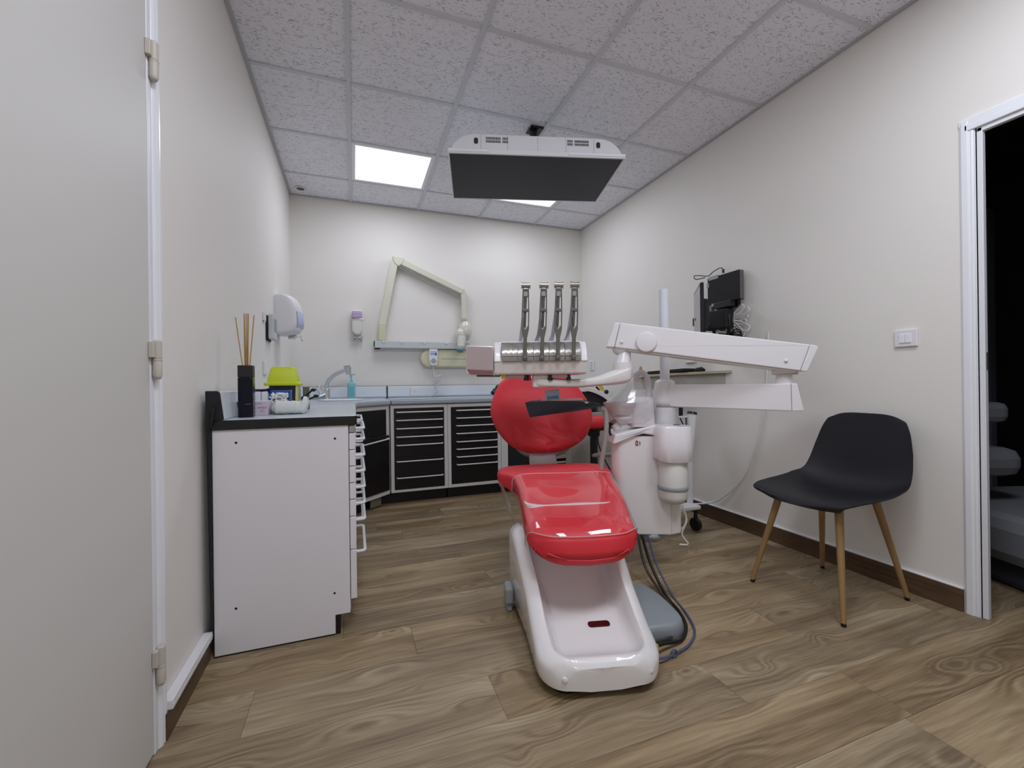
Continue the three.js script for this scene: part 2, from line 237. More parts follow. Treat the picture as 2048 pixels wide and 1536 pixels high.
{ // dark neighbouring room
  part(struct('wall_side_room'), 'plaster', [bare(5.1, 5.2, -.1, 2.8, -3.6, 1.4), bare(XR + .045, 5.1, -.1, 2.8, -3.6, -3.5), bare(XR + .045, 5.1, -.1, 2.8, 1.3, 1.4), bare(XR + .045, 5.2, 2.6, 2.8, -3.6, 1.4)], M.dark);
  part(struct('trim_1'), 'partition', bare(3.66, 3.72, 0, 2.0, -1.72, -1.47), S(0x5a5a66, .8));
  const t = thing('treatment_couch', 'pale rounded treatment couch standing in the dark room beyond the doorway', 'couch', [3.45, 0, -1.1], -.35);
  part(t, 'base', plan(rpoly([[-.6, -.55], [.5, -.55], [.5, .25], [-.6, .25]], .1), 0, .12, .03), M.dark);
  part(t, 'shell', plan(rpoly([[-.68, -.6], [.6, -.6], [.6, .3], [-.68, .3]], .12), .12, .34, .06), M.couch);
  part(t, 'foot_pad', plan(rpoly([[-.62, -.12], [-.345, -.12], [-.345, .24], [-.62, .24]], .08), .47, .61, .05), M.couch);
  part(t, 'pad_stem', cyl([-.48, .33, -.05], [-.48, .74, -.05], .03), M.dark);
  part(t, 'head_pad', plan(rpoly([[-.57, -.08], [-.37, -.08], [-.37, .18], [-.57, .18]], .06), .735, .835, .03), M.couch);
}
// ---------------------------------------------------------------- fittings on the walls
{
  const sw = thing('light_switch', 'white double rocker light switch on the wall beside the dark doorway', 'switch', [XR, 1.143, -1.214]);
  part(sw, 'plate', rb(.011, .078, .086, -.0055, 0, 0, .004), M.white);
  for (const k of [-1, 1]) part(sw, 'rocker', rb(.006, .04, .021, -.012, -.002, k * .0112, .002), M.tvBright);
  const s1 = thing('wall_socket', 'small white three-slot socket plate on right wall near the back corner', 'socket', [XR, 1.142, -3.948]);
  part(s1, 'plate', rb(.012, .1, .09, -.006, 0, 0, .004), M.white);
  for (const k of [-1, 0, 1]) part(s1, 'slot', rb(.002, .006, .03, -.0125, k * .026, 0, .0008), M.greyDark);
  const s2 = thing('wall_socket', 'white switch plate on right wall just above the keyboard shelf', 'socket', [XR, 1.142, -2.543]);
  part(s2, 'plate', rb(.016, .09, .096, -.008, 0, 0, .005), M.white); part(s2, 'rocker', rb(.004, .03, .05, -.017, -.026, 0, .002), M.tvBright);
  const s3 = thing('wall_socket', 'white socket plate on left wall behind the yellow sharps bin', 'socket', [XL, 1.074, -2.948]);
  part(s3, 'plate', rb(.012, .082, .09, .006, 0, 0, .004), M.white); part(s3, 'insert', rb(.004, .05, .05, .0125, 0, 0, .002), M.trim);
  const hk = thing('door_sensor', 'tiny white sensor on left wall above the thermostat', 'sensor', [XL, 1.38, -2.93]);
  part(hk, 'body', rb(.014, .05, .04, .007, 0, 0, .004), M.white); part(hk, 'tab', rb(.01, .016, .014, .008, -.03, 0, .003), M.white);
  const th = thing('thermostat', 'grey square thermostat with a small screen on left wall under paper dispenser', 'thermostat', [XL, 1.332, -3.1]);
  part(th, 'back_plate', rb(.01, .155, .13, .005, -.008, .03, .003), M.blackMatt); part(th, 'body', rb(.03, .155, .15, .026, .002, .012, .008), M.rail); part(th, 'display', rb(.003, .08, .09, .0415, .014, .01, .001), M.grey);
  const cs = thing('ceiling_sensor', 'small round white spot set into the ceiling corner above sink', 'sensor', [-.405, CE, -4.0]);
  part(cs, 'ring', lathe([[.03, .004], [.042, .004], [.042, -.003], [.036, -.006], [.03, -.004]], 0, 0, 0, 32), M.white); part(cs, 'lens', lathe([[0, -.001], [.031, -.001], [.031, .004], [0, .004]], 0, 0, 0, 32), M.greyDark);
}
{ // paper towel dispenser, left wall near the back corner
  const t = thing('towel_dispenser', 'rounded white centre-pull paper dispenser high on left wall above thermostat', 'paper dispenser', [XL, 1.48, -3.42]);
  const prof = k => [[0, .11], [.05, .125], [.12, .105], [.155, .05], [.165, -.03], [.165, -.09], [.15, -.135], [.08, -.16], [0, -.15]].map(([x, y]) => [x * k, y]);
  const rows = []; for (let i = 0; i <= 16; i++) { const a = -Math.PI / 2 + i / 16 * Math.PI, c = Math.cos(a), sC = Math.max(.02, Math.pow(c, .5)); rows.push(smoothClosed(prof(1), 40).map(([x, y]) => [Math.max(0, x) * (.35 + .65 * sC), y * (.8 + .2 * sC), Math.sin(a) * .12])); }
  part(t, 'cover', skin(rows, { cap0: true, cap1: true, flip: true }), M.white);
  part(t, 'window', skin([-1, -.5, 0, .5, 1].map(k => [[.13, .03], [.166, .0], [.1705, -.06], [.168, -.1], [.14, -.14]].map(([x, y]) => [x + .005 - .03 * k * k, y, k * .1])), { closed: false }), S(0xb9bfdc, .25));
  part(t, 'paper_tail', skin([0, 1, 2, 3].map(j => [0, 1, 2, 3, 4].map(i => [.07 + i * .022 + j * .012 * (i % 2), -.15 - j * .012 - (i === 3 ? .012 : 0), -.03 + j * .016 + i * .004])), { closed: false }), M.cotton);
}
{ // hand-gel bottle holder on the back wall
  const t = thing('gel_dispenser', 'clear wall bottle with lilac top hung upside down on the back wall', 'soap dispenser', [.03, 1.5, ZB]);
  part(t, 'reservoir', extr(rpoly([[-.044, .06], [.044, .06], [.044, -.05], [.018, -.085], [-.018, -.085], [-.044, -.05]], .012), .06, .012).translate(0, 0, .012), S(0xd9dad0, .25));
  part(t, 'cap', bxx(-.044, .044, .062, .122, .012, .072, .012), M.purple);
  part(t, 'cap_top', bxx(-.04, .04, .12, .135, .014, .07, .008), M.white);
  part(t, 'bracket', [tube([[-.05, .055, .076], [.05, .055, .076], [.056, .04, .074]], .003, 20), bxx(-.046, -.034, -.13, -.085, 0, .05, .003), bxx(.034, .046, -.13, -.085, 0, .05, .003), bxx(-.046, .046, -.112, -.1, .03, .05, .003)], M.chrome);
  part(t, 'spout', [cyl([0, -.085, .045], [0, -.14, .05], .016, .012), cyl([0, -.14, .05], [.002, -.178, .054], .006, .008)], M.clear);
}

// ---------------------------------------------------------------- cabinets and worktops
const barHandle = (a, b, out, r = .0055) => { // U-shaped bar between a and b, standing off by the vector out
  const A = V(...a), B = V(...b), O = V(...out), A2 = A.clone().add(O), B2 = B.clone().add(O), d = B2.clone().sub(A2).normalize().multiplyScalar(.012), q = O.clone().normalize().multiplyScalar(.012);
  const pts = [A, A2.clone().sub(q), A2.clone().addScaledVector(d, .3).addScaledVector(q, -.3), A2.clone().add(d), B2.clone().sub(d), B2.clone().addScaledVector(d, -.3).addScaledVector(q, -.3), B2.clone().sub(q), B];
  const path = new THREE.CurvePath(); for (let i = 0; i < pts.length - 1; i++) path.add(new THREE.LineCurve3(pts[i], pts[i + 1]));
  return merge(pts.slice(0, -1).map((p, i) => cyl(p.toArray(), pts[i + 1].toArray(), r, r, 12)).concat(pts.slice(1, -1).map(p => ball(p.x, p.y, p.z, r))));
};
{ // drawer units along the left wall: near one shows its white end panel
  const t = thing('drawer_cabinet', 'white drawer unit showing its plain end panel with four screw holes, nearest on left wall', 'cabinet', [-.24, 0, -2.03]);
  part(t, 'side_panel', extr(shape([[-.474, .006], [-.078, 0.006], [-.078, .077], [-.024, .077], [-.024, .806], [-.474, .806]]), .018, .0015).translate(0, 0, -1.8125), M.cab, true);
  part(t, 'carcass', bxx(-.474, -.022, .08, .804, -2.264, -1.813), M.cab, true);
  part(t, 'plinth', [bxx(-.46, -.06, 0, .079, -2.265, -1.8), bxx(-.474, -.08, 0, .0065, -1.812, -1.798, .001)], M.black, true);
  for (const [x, y] of [[-.401, .759], [-.072, .756], [-.407, .165], [-.08, .162]]) part(t, 'screw_hole', cyl([x, y, -1.7955], [x, y, -1.794], .005, .0042, 16), M.black, true);
  const gy = [.804, .773, .707, .643, .578, .513, .447, .318, .125];
  for (let i = 0; i < 8; i++) {
    const d = part(t, 'drawer', bxx(-.0215, .0015, gy[i + 1] + .0025, gy[i], -2.262, -1.797, .003), i ? M.cab : M.steel, true);
    const hy = i ? gy[i] - .031 : .786; part(d, 'handle', barHandle([0, hy, -1.862], [0, hy, -2.2], [.034, 0, 0], .0062), M.handle, true);
  }
  copyOf(t, 'white drawer unit second along left wall, hidden but for its handle ends', [-.24, 0, -2.5]);
}
{ // back row: framed units with black drawers
  const unit = (name, label, x0, x1, gy, hy, hx) => {
    const z = -3.6, t = thing(name, label, 'cabinet', [(x0 + x1) / 2, 0, -3.86]);
    part(t, 'carcass', bare(x0 + .001, x1 - .001, .09, .8, -4.12, z - .02), M.cabFrame, true);
    part(t, 'frame', [bxx(x0 + .001, x0 + .028, .09, .8, z - .03, z, .002), bxx(x1 - .03, x1 - .001, .09, .8, z - .03, z, .002), bxx(x0 + .027, x1 - .029, gy[0] + .002, .8, z - .03, z, .002), bxx(x0 + .027, x1 - .029, .09, gy[gy.length - 1] - .002, z - .03, z, .002)], M.cabFrame, true);
    part(t, 'plinth', bare(x0 - .01, x1, 0, .089, -4.0, z - .045), M.black, true);
    for (let i = 0; i < gy.length - 1; i++) {
      const d = part(t, 'drawer', bxx(x0 + .03, x1 - .032, gy[i + 1] + .0015, gy[i] - .0005, z - .026, z + .003, .002), M.black, true);
      part(d, 'handle', barHandle([hx[0], hy[i], z + .002], [hx[1], hy[i], z + .002], [0, 0, .03], .0052), M.handle, true);
    }
    return t;
  };
  unit('drawer_cabinet', 'white framed unit with seven black drawers right of the corner sink cabinet', .27, .736, [.77, .705, .64, .574, .509, .374, .243, .112], [.741, .675, .608, .541, .474, .343, .21], [.318, .688]);
  unit('drawer_cabinet', 'white framed unit with eight black drawers partly hidden by red backrest', .736, 1.208, [.768, .703, .638, .572, .505, .441, .378, .313, .118], [.741, .676, .611, .545, .476, .413, .348, .282], [.812, 1.165]);
  const t = thing('open_cabinet', 'white open-fronted cabinet with a black panel, seen under and beside the red backrest', 'cabinet', [1.7, 0, -3.86]);
  part(t, 'frame', [bxx(1.21, 1.272, .09, .8, -3.63, -3.6, .002), bxx(2.06, 2.11, .09, .8, -3.63, -3.6, .002), bxx(1.27, 2.06, .765, .8, -3.63, -3.6, .002), bxx(1.27, 2.06, .09, .12, -3.63, -3.6, .002)], M.cabFrame, true);
  part(t, 'back_panel', bare(1.21, 2.11, .09, .8, -3.96, -3.93), M.padGrey, true); part(t, 'side', [bare(1.21, 1.225, .09, .8, -3.93, -3.63), bare(2.095, 2.11, .09, .8, -3.93, -3.63)], M.cabFrame, true);
  part(t, 'fridge_door', bxx(1.278, 1.49, .1, .764, -3.66, -3.61, .006), S(0x232328, .4), true);
  part(t, 'shelf', bxx(1.5, 2.058, .262, .285, -3.93, -3.605, .002), M.shelf, true);
  part(t, 'plinth', bare(1.21, 2.2, 0, .09, -4, -3.65), M.black, true);
  for (let i = 0; i < 3; i++) { const f = thing('file_folder', ['red folder lying under the shelf of the open cabinet, topmost of the pile', 'blue folder lying just under the red folder in open cabinet', 'dark red folder lying lowest in the open cabinet'][i], 'folder', [1.78, .212 - i * .034, -3.74]); part(f, 'cover', rb(.5, .024, .22, 0, .012, 0, .004), [M.book, M.bookBlue, M.redPart][i]); part(f, 'pages', rb(.48, .016, .2, .004, .012, .012, .002), M.paper); }
  { const f = thing('file_box', 'grey box under the folders at the bottom of the open cabinet', 'box', [1.78, .09, -3.74]); part(f, 'carton', rb(.5, .05, .22, 0, .027, 0, .004), M.greyDark); part(f, 'lid', rb(.506, .012, .224, 0, .048, 0, .003), M.grey); }
}
{ // corner sink cabinet with diagonal front
  const ang = .8, t = thing('corner_cabinet', 'corner sink cabinet with two black doors set on the diagonal', 'cabinet', [0, 0, -3.33], ang), L = .372;
  part(t, 'carcass', plan(shape([[-.474, 2.737], [-.022, 2.737], [-.022, 3.335], [.24, 3.63], [.266, 3.63], [.266, 4.12], [-.474, 4.12]]), .09, .8, 0), M.cabFrame, true);
  part(t, 'plinth', plan(shape([[-.46, 2.737], [-.06, 2.737], [-.05, 3.37], [.2, 3.645], [.262, 3.645], [.262, 4.1], [-.46, 4.1]]), 0, .09, 0), M.black, true);
  part(t, 'frame', [bxx(-.004, .014, .088, .8, -.03, 0, .002), bxx(L - .028, L, .088, .8, -.03, 0, .002), bxx(.012, L - .026, .768, .8, -.03, 0, .002), bxx(.012, L - .026, .088, .122, -.03, 0, .002)], M.cabFrame);
  part(t, 'door', bxx(.015, L - .032, .566, .766, -.022, -.002, .003), M.blackDoor);
  const d = part(t, 'door', bxx(.008, L - .014, .124, .562, -.01, .014, .004), M.blackDoor);
  part(d, 'handle', barHandle([.03, .522, .012], [.33, .538, .012], [0, 0, .03], .0055), M.handle);
  part(t, 'vent_plate', bxx(.19, .31, .012, .08, -.042, -.034, .001), M.plinthPlate);
}
{ // worktops and upstands
  const w = thing('worktop', 'grey-blue laminate worktop with black end edge on the left-wall drawers', 'worktop', [-.22, .808, -2.4]);
  part(w, 'slab', plan(rpoly([[-.474, 1.792], [.006, 1.792], [.006, 2.998], [-.474, 2.998]], [.001, .022, .002, .001]), .808, .842, .006), M.worktop, true);
  part(w, 'edge_band', plan(rpoly([[-.476, 1.7885], [.0, 1.7885], [.008, 1.8], [.008, 1.83], [.0062, 1.83], [.0062, 1.8], [-.0015, 1.792], [-.476, 1.792]], .0008), .807, .8408, 0), M.blackEdge, true);
  const c = thing('sink_worktop', 'pale moulded corner sink top with rounded grey front lip', 'sink', [0, .8, -3.6]);
  const sp = [[-.474, 3.002], [.004, 3.002], [.022, 3.31], [.272, 3.572], [.272, 4.128], [-.474, 4.128]];
  part(c, 'slab', plan(rpoly(sp, [.002, .01, .03, .01, .002, .002]), .803, .846, .012), S(0xb3bcc6, .35), true);
  part(c, 'bowl_rim', lathe([[.15, 0], [.17, .0], [.175, .007], [.168, .01], [.16, .008], [.15, .002]], -.1, .8455, -3.66), M.white, true);
  part(c, 'bowl', lathe([[0, .001], [.155, .001], [.155, .0035], [0, .003]], -.1, .8455, -3.66), M.rail, true);
  const b = thing('worktop', 'grey-blue laminate worktop along the back wall above black drawers', 'worktop', [1.2, .8, -3.86]);
  part(b, 'slab', plan(rpoly([[.277, 3.575], [2.28, 3.575], [2.28, 4.128], [.277, 4.128]], .004), .803, .845, .012), S(0xb3bcc6, .35), true);
  const u1 = thing('upstand', 'white upstand along left wall with a black end cap beside reed diffuser', 'upstand', [-.48, .842, -2.9]);
  part(u1, 'profile', extr(rpoly([[-.492, .843], [-.439, .843], [-.449, .942], [-.454, .944], [-.492, .944]], .002), 2.33, 0).translate(0, 0, -4.125), M.upstand, true);
  part(u1, 'end_cap', extr(rpoly([[-.49, .946], [-.448, .946], [-.436, .843], [-.4765, .843], [-.4765, .105], [-.481, .105], [-.488, .7]], [.003, .012, .004, .002, .001, .001, .01]), .013, .002).translate(0, 0, -1.795), M.blackMatt, true);
  part(u1, 'cable_tail', tube([[-.47, .87, -1.778], [-.462, .895, -1.777], [-.466, .86, -1.776], [-.474, .82, -1.778]], .005, 20), M.blackMatt, true);
  const prof = rpoly([[0, .846], [-.032, .846], [-.028, .864], [-.024, .95], [-.02, .953], [0, .953]], .003);
  for (const [x0, x1, lab] of [[-.436, .278, 'white upstand behind the mixer tap and teal soap bottle'], [.29, 2.28, 'white upstand with a socket along the back worktop']]) {
    const u = thing('upstand', lab, 'upstand', [(x0 + x1) / 2, .846, -4.14]);
    part(u, 'profile', extr(prof, x1 - x0, 0).rotateY(Math.PI / 2).translate(x0, 0, ZB + .001), M.upstand, true);
    part(u, 'top_seal', bare(x0, x1, .953, .957, ZB, ZB + .02), M.greyDark, true);
    part(u, 'lower_cove', bxx(x0, x1, .846, .862, ZB + .028, ZB + .042, .004), S(0xaab4be, .4), true);
    if (x0 > 0) { const s = part(u, 'socket', rb(.078, .078, .01, .535, .9, ZB + .033, .004), M.white, true); for (const [dx, dy] of [[-.01, -.004], [.01, -.004], [0, .008]]) part(s, 'pin_hole', rb(.005, .005, .002, .535 + dx, .9 + dy, ZB + .0385, .001), M.greyDark, true); }
    else part(u, 'joint_strip', bxx(x1, x1 + .01, .846, .956, ZB, ZB + .034, .002), M.black, true);
  }
}
// ---------------------------------------------------------------- things on the left worktop
const TOP = .8423;
{
  const t = thing('reed_diffuser', 'tall dark blue glass reed diffuser with a brown-black collar', 'diffuser', [-.393, TOP, -1.925]);
  part(t, 'bottle', plan(rpoly([[-.0255, -.0255], [.0255, -.0255], [.0255, .0255], [-.0255, .0255]], .009), 0, .153, .003), M.navyGlass);
  part(t, 'collar', plan(rpoly([[-.0255, -.0255], [.0255, -.0255], [.0255, .0255], [-.0255, .0255]], .009), .1535, .2, .002), S(0x1c1716, .45));
  part(t, 'print_line', bare(.0, .02, .05, .0515, .0256, .0258), S(0x77809a, .5));
  [[-.034, .386, 0, -.008], [-.007, .395, -.01, -.004], [-.004, .402, .004, 0], [.004, .4, .01, .002], [.007, .403, -.006, .004], [.03, .395, .006, .009], [.012, .398, .014, .006]].forEach(([x, y, z, bx], i) => {
    const s = thing('reed_stick', ['thin rattan reed leaning farthest left in the blue diffuser', 'upright rattan reed just left of centre in the blue diffuser', 'rattan reed at the centre front of the blue diffuser', 'rattan reed at the centre back of the blue diffuser', 'tallest central rattan reed in the blue diffuser', 'thin rattan reed leaning farthest right in the blue diffuser', 'rattan reed second from the right in the blue diffuser'][i], 'reed', [-.393, TOP, -1.925], 0, 'diffuser reeds');
    part(s, 'stick', cyl([bx, .16, 0], [x, y, z], .0019, .0019, 10), M.reed);
  });
}
const boxTex = canvasTex(512, 270, (c, w, h) => {
  c.fillStyle = '#d9cfd8'; c.fillRect(0, 0, w, h); c.fillStyle = '#6b2b52'; c.fillRect(0, 0, 92, 110); c.fillStyle = '#cfc6d2'; c.fillRect(100, 0, w, h);
  c.fillStyle = '#444'; c.fillRect(300, 40, 120, 7); for (let i = 0; i < 5; i++) c.fillRect(285, 60 + i * 38, 45, 5);
  c.fillStyle = '#b0325a'; c.font = 'bold 42px sans-serif'; c.textAlign = 'center'; c.fillText('NITRILE', 425, 140); c.font = '20px sans-serif'; c.fillStyle = '#bd5f7c'; c.fillText('GLOVES', 425, 168); c.fillRect(385, 182, 80, 6); c.fillRect(395, 198, 60, 6); c.fillRect(375, 214, 100, 5);
});
{
  const t = thing('glove_box', 'pale pink cardboard glove box lettered NITRILE standing behind the diffuser', 'box', [-.386, TOP, -2.07]);
  part(t, 'carton', rb(.114, .058, .12, -.006, .029, 0, .0015), S(0xd5ccd6, .6)); const f = new THREE.PlaneGeometry(.112, .056).translate(-.006, .029, .0603); part(t, 'front_print', f, S(0xffffff, .6, { map: boxTex }));
  part(t, 'purple_end', rb(.018, .05, .1, -.0585, .0255, .006, .001), S(0x5c2a4a, .6));
  const q = (lab, x0, x1, h, z) => { const b = thing('supply_box', lab, 'box', [(x0 + x1) / 2, TOP, z]); part(b, 'carton', rb(x1 - x0, h, .08, 0, h / 2, 0, .002), M.paper); part(b, 'flap', rb(x1 - x0 - .002, .002, .078, 0, h + .001, 0, .001), M.white); };
  q('white supply box behind glove box, left one of the pair', -.428, -.39, .094, -2.22); q('white supply box behind glove box, right one of the pair', -.388, -.364, .093, -2.22);
  const k = thing('shallow_tray', 'shallow black dish lying on top of the two white supply boxes', 'tray', [-.395, TOP + .0965, -2.22]);
  part(k, 'dish', extr(rpoly([[-.038, .002], [-.03, 0], [.022, 0], [.03, .004], [.046, .016], [.043, .017], [.024, .008], [-.028, .006], [-.04, .012]], .002), .07, .002).translate(0, 0, -.035), M.black);
  part(k, 'lip', tube([[-.036, .012, .035], [0, .008, .036], [.03, .01, .036], [.045, .018, .034]], .002, 16), M.black);
}
{
  const t = thing('sharps_bin', 'sharps bin with a lime yellow domed lid on a black tapered tub', 'bin', [-.328, TOP, -2.41]);
  const ring = (w, d, y, r, x = 0) => rpoly([[-w + x, -d], [w + x, -d], [w + x, d], [-w + x, d]], r).getPoints(6).map(p => [p.x, y, p.y]);
  const rows = (list, r) => skin(list.map(q => ring(q[0], q[1], q[2], r)), { cap0: true, cap1: true, crease: .5, flip: true });
  part(t, 'tub', rows([[.05, .046, 0], [.054, .05, .02], [.06, .056, .126]], .01), M.navy);
  part(t, 'side_strip', rows([[.004, .046, .002], [.005, .054, .126]], .003).rotateZ(-.05).translate(.056, 0, .004), S(0xd5d88a, .5));
  part(t, 'lid', [rows([[.076, .064, .122], [.079, .066, .126], [.079, .066, .133], [.068, .06, .139]], .012), rows([[.067, .058, .136], [.065, .056, .16], [.053, .046, .205], [.049, .042, .212], [.046, .04, .214]], .014)], M.lime);
  part(t, 'latch', rb(.012, .014, .02, -.078, .13, .03, .003), M.lime);
}
{
  const t = thing('cotton_box', 'blue open-fronted box full of white cotton rolls in front of sharps bin', 'box', [-.322, TOP, -2.235]);
  part(t, 'carton', [rb(.012, .098, .06, -.04, .049, 0, .001), rb(.006, .098, .06, .043, .049, 0, .001), rb(.088, .004, .06, 0, .002, 0, .001), rb(.088, .012, .06, 0, .094, 0, .001)], M.blue);
  part(t, 'liner', rb(.092, .1, .004, 0, .05, -.03, .001), M.cotton); const g = []; for (let i = 0; i < 230; i++) { const x = -.03 + rnd() * .066, y = .01 + rnd() * .076; g.push(new THREE.CylinderGeometry(.0042, .0042, .03, 8).rotateX(Math.PI / 2 + (rnd() - .5) * .8).rotateY((rnd() - .5)).translate(x, y, .012 + rnd() * .02)); }
  const r = part(t, 'cotton_rolls', g, M.cotton); r.userData.kind = 'stuff';
  const w = thing('wipes_pack', 'crumpled white pack of wipes lying beside the glove box', 'wipes', [-.258, TOP, -2.06]);
  const rows = []; for (let j = 0; j <= 24; j++) { const u = j / 24, x = -.066 + u * .138, e = Math.min(1, Math.min(u, 1 - u) * 7 + .12), hh = .026 * Math.pow(e, .6) + (u > .8 ? .012 * Math.sin((u - .8) / .2 * Math.PI) : 0), yc = .028 + (u > .82 ? (u - .82) * .12 : 0); const r = []; for (let i = 0; i < 28; i++) { const a = i / 28 * Math.PI * 2, c = Math.cos(a), s = Math.sin(a), k = .5, n = .0045 * (fbm(u * 9 + 3, i * .6, 3) - .5); r.push([x, Math.max(.001, yc + Math.sign(s) * Math.pow(Math.abs(s), k) * hh + n * 2), Math.sign(c) * Math.pow(Math.abs(c), k) * .052 * (.75 + .25 * e) + n]); } rows.push(r); }
  part(w, 'wrapper', skin(rows, { cap0: true, cap1: true, crease: .55 }), M.pale);
  part(w, 'seal_flap', skin([0, 1, 2, 3].map(j => [0, 1, 2, 3, 4].map(i => [.045 + j * .008 + i * .002, .058 + .012 * Math.sin(j * 1.3 + i) * .5 + j * .003, -.035 + i * .017])), { closed: false, crease: .4 }), M.pale);
  const p = thing('tissue_corner', 'mint green tissue corner poking out between the glove box and wipes', 'tissue', [-.336 + .012, TOP, -2.1]);
  part(p, 'sheet', skin([0, 1, 2, 3].map(j => [0, 1, 2, 3].map(i => [-.004 + i * .005, .002 + j * .017, -.02 + i * .014 + (j % 2) * .006])), { closed: false, crease: .4 }), S(0xb5cec4, .7)); part(p, 'fold', rb(.012, .03, .05, .002, .015, -.005, .003), S(0xc3d4cd, .7));
  const q = thing('bib_clips', 'black plastic clips on a small grey stand right of the sharps bin', 'clips', [-.232, TOP, -2.46]);
  part(q, 'stand', rb(.03, .115, .04, -.002, .0575, -.01, .004), M.greyDark);
  for (const [y0, y1, x] of [[.06, .098, .034], [.04, .066, .046]]) part(q, 'clip', [cyl([-.012, y0, .014], [x - .008, y1 - .004, .02], .0045), ball(x, y1, .02, .011, 1.2, .8, .7), rb(.02, .03, .012, -.014, y0 - .01, .014, .003)], M.black);
}
{ // mixer tap and soap bottle at the sink
  const t = thing('mixer_tap', 'chrome mixer tap with pull-out spout standing at the corner sink', 'tap', [-.215, .846, -3.92]);
  part(t, 'body', lathe([[0, 0], [.03, 0], [.03, .008], [.024, .014], [.023, .085], [.02, .095], [0, .095]]), M.chrome);
  part(t, 'spout', tube([[0, .06, 0], [-.004, .1, .003], [.008, .15, .008], [.05, .2, .014], [.11, .235, .02], [.15, .252, .024]], .0165, 50, 16), M.chrome);
  part(t, 'spray_head', [cyl([.135, .263, .024], [.186, .268, .026], .021, .023), cyl([.168, .27, .026], [.172, .208, .028], .024, .021)], M.chrome);
  const l = part(t, 'lever_base', [cyl([-.01, .05, 0], [-.05, .03, .012], .02, .018), ball(-.055, .028, .013, .021)], M.chrome);
  part(l, 'lever_loop', tube([[-.05, .045, .014], [-.078, .09, .02], [-.07, .12, .022], [-.05, .105, .02], [-.03, .07, .014]], .0042, 40, 8), M.chrome);
  const b = thing('soap_bottle', 'teal plastic pump soap bottle standing behind the sink', 'bottle', [-.022, .846, -3.97]);
  part(b, 'bottle', plan(rpoly([[-.034, -.022], [.034, -.022], [.034, .022], [-.034, .022]], .015), 0, .145, .012), M.teal);
  part(b, 'label', rb(.05, .09, .002, -.004, .066, .0222, .0008), S(0x79b6c0, .5));
  part(b, 'pump', [cyl([0, .143, 0], [0, .165, 0], .012), cyl([0, .16, 0], [0, .208, 0], .006), rb(.038, .012, .014, .012, .212, 0, .005), rb(.014, .022, .014, -.008, .2, 0, .004)], M.teal);
}
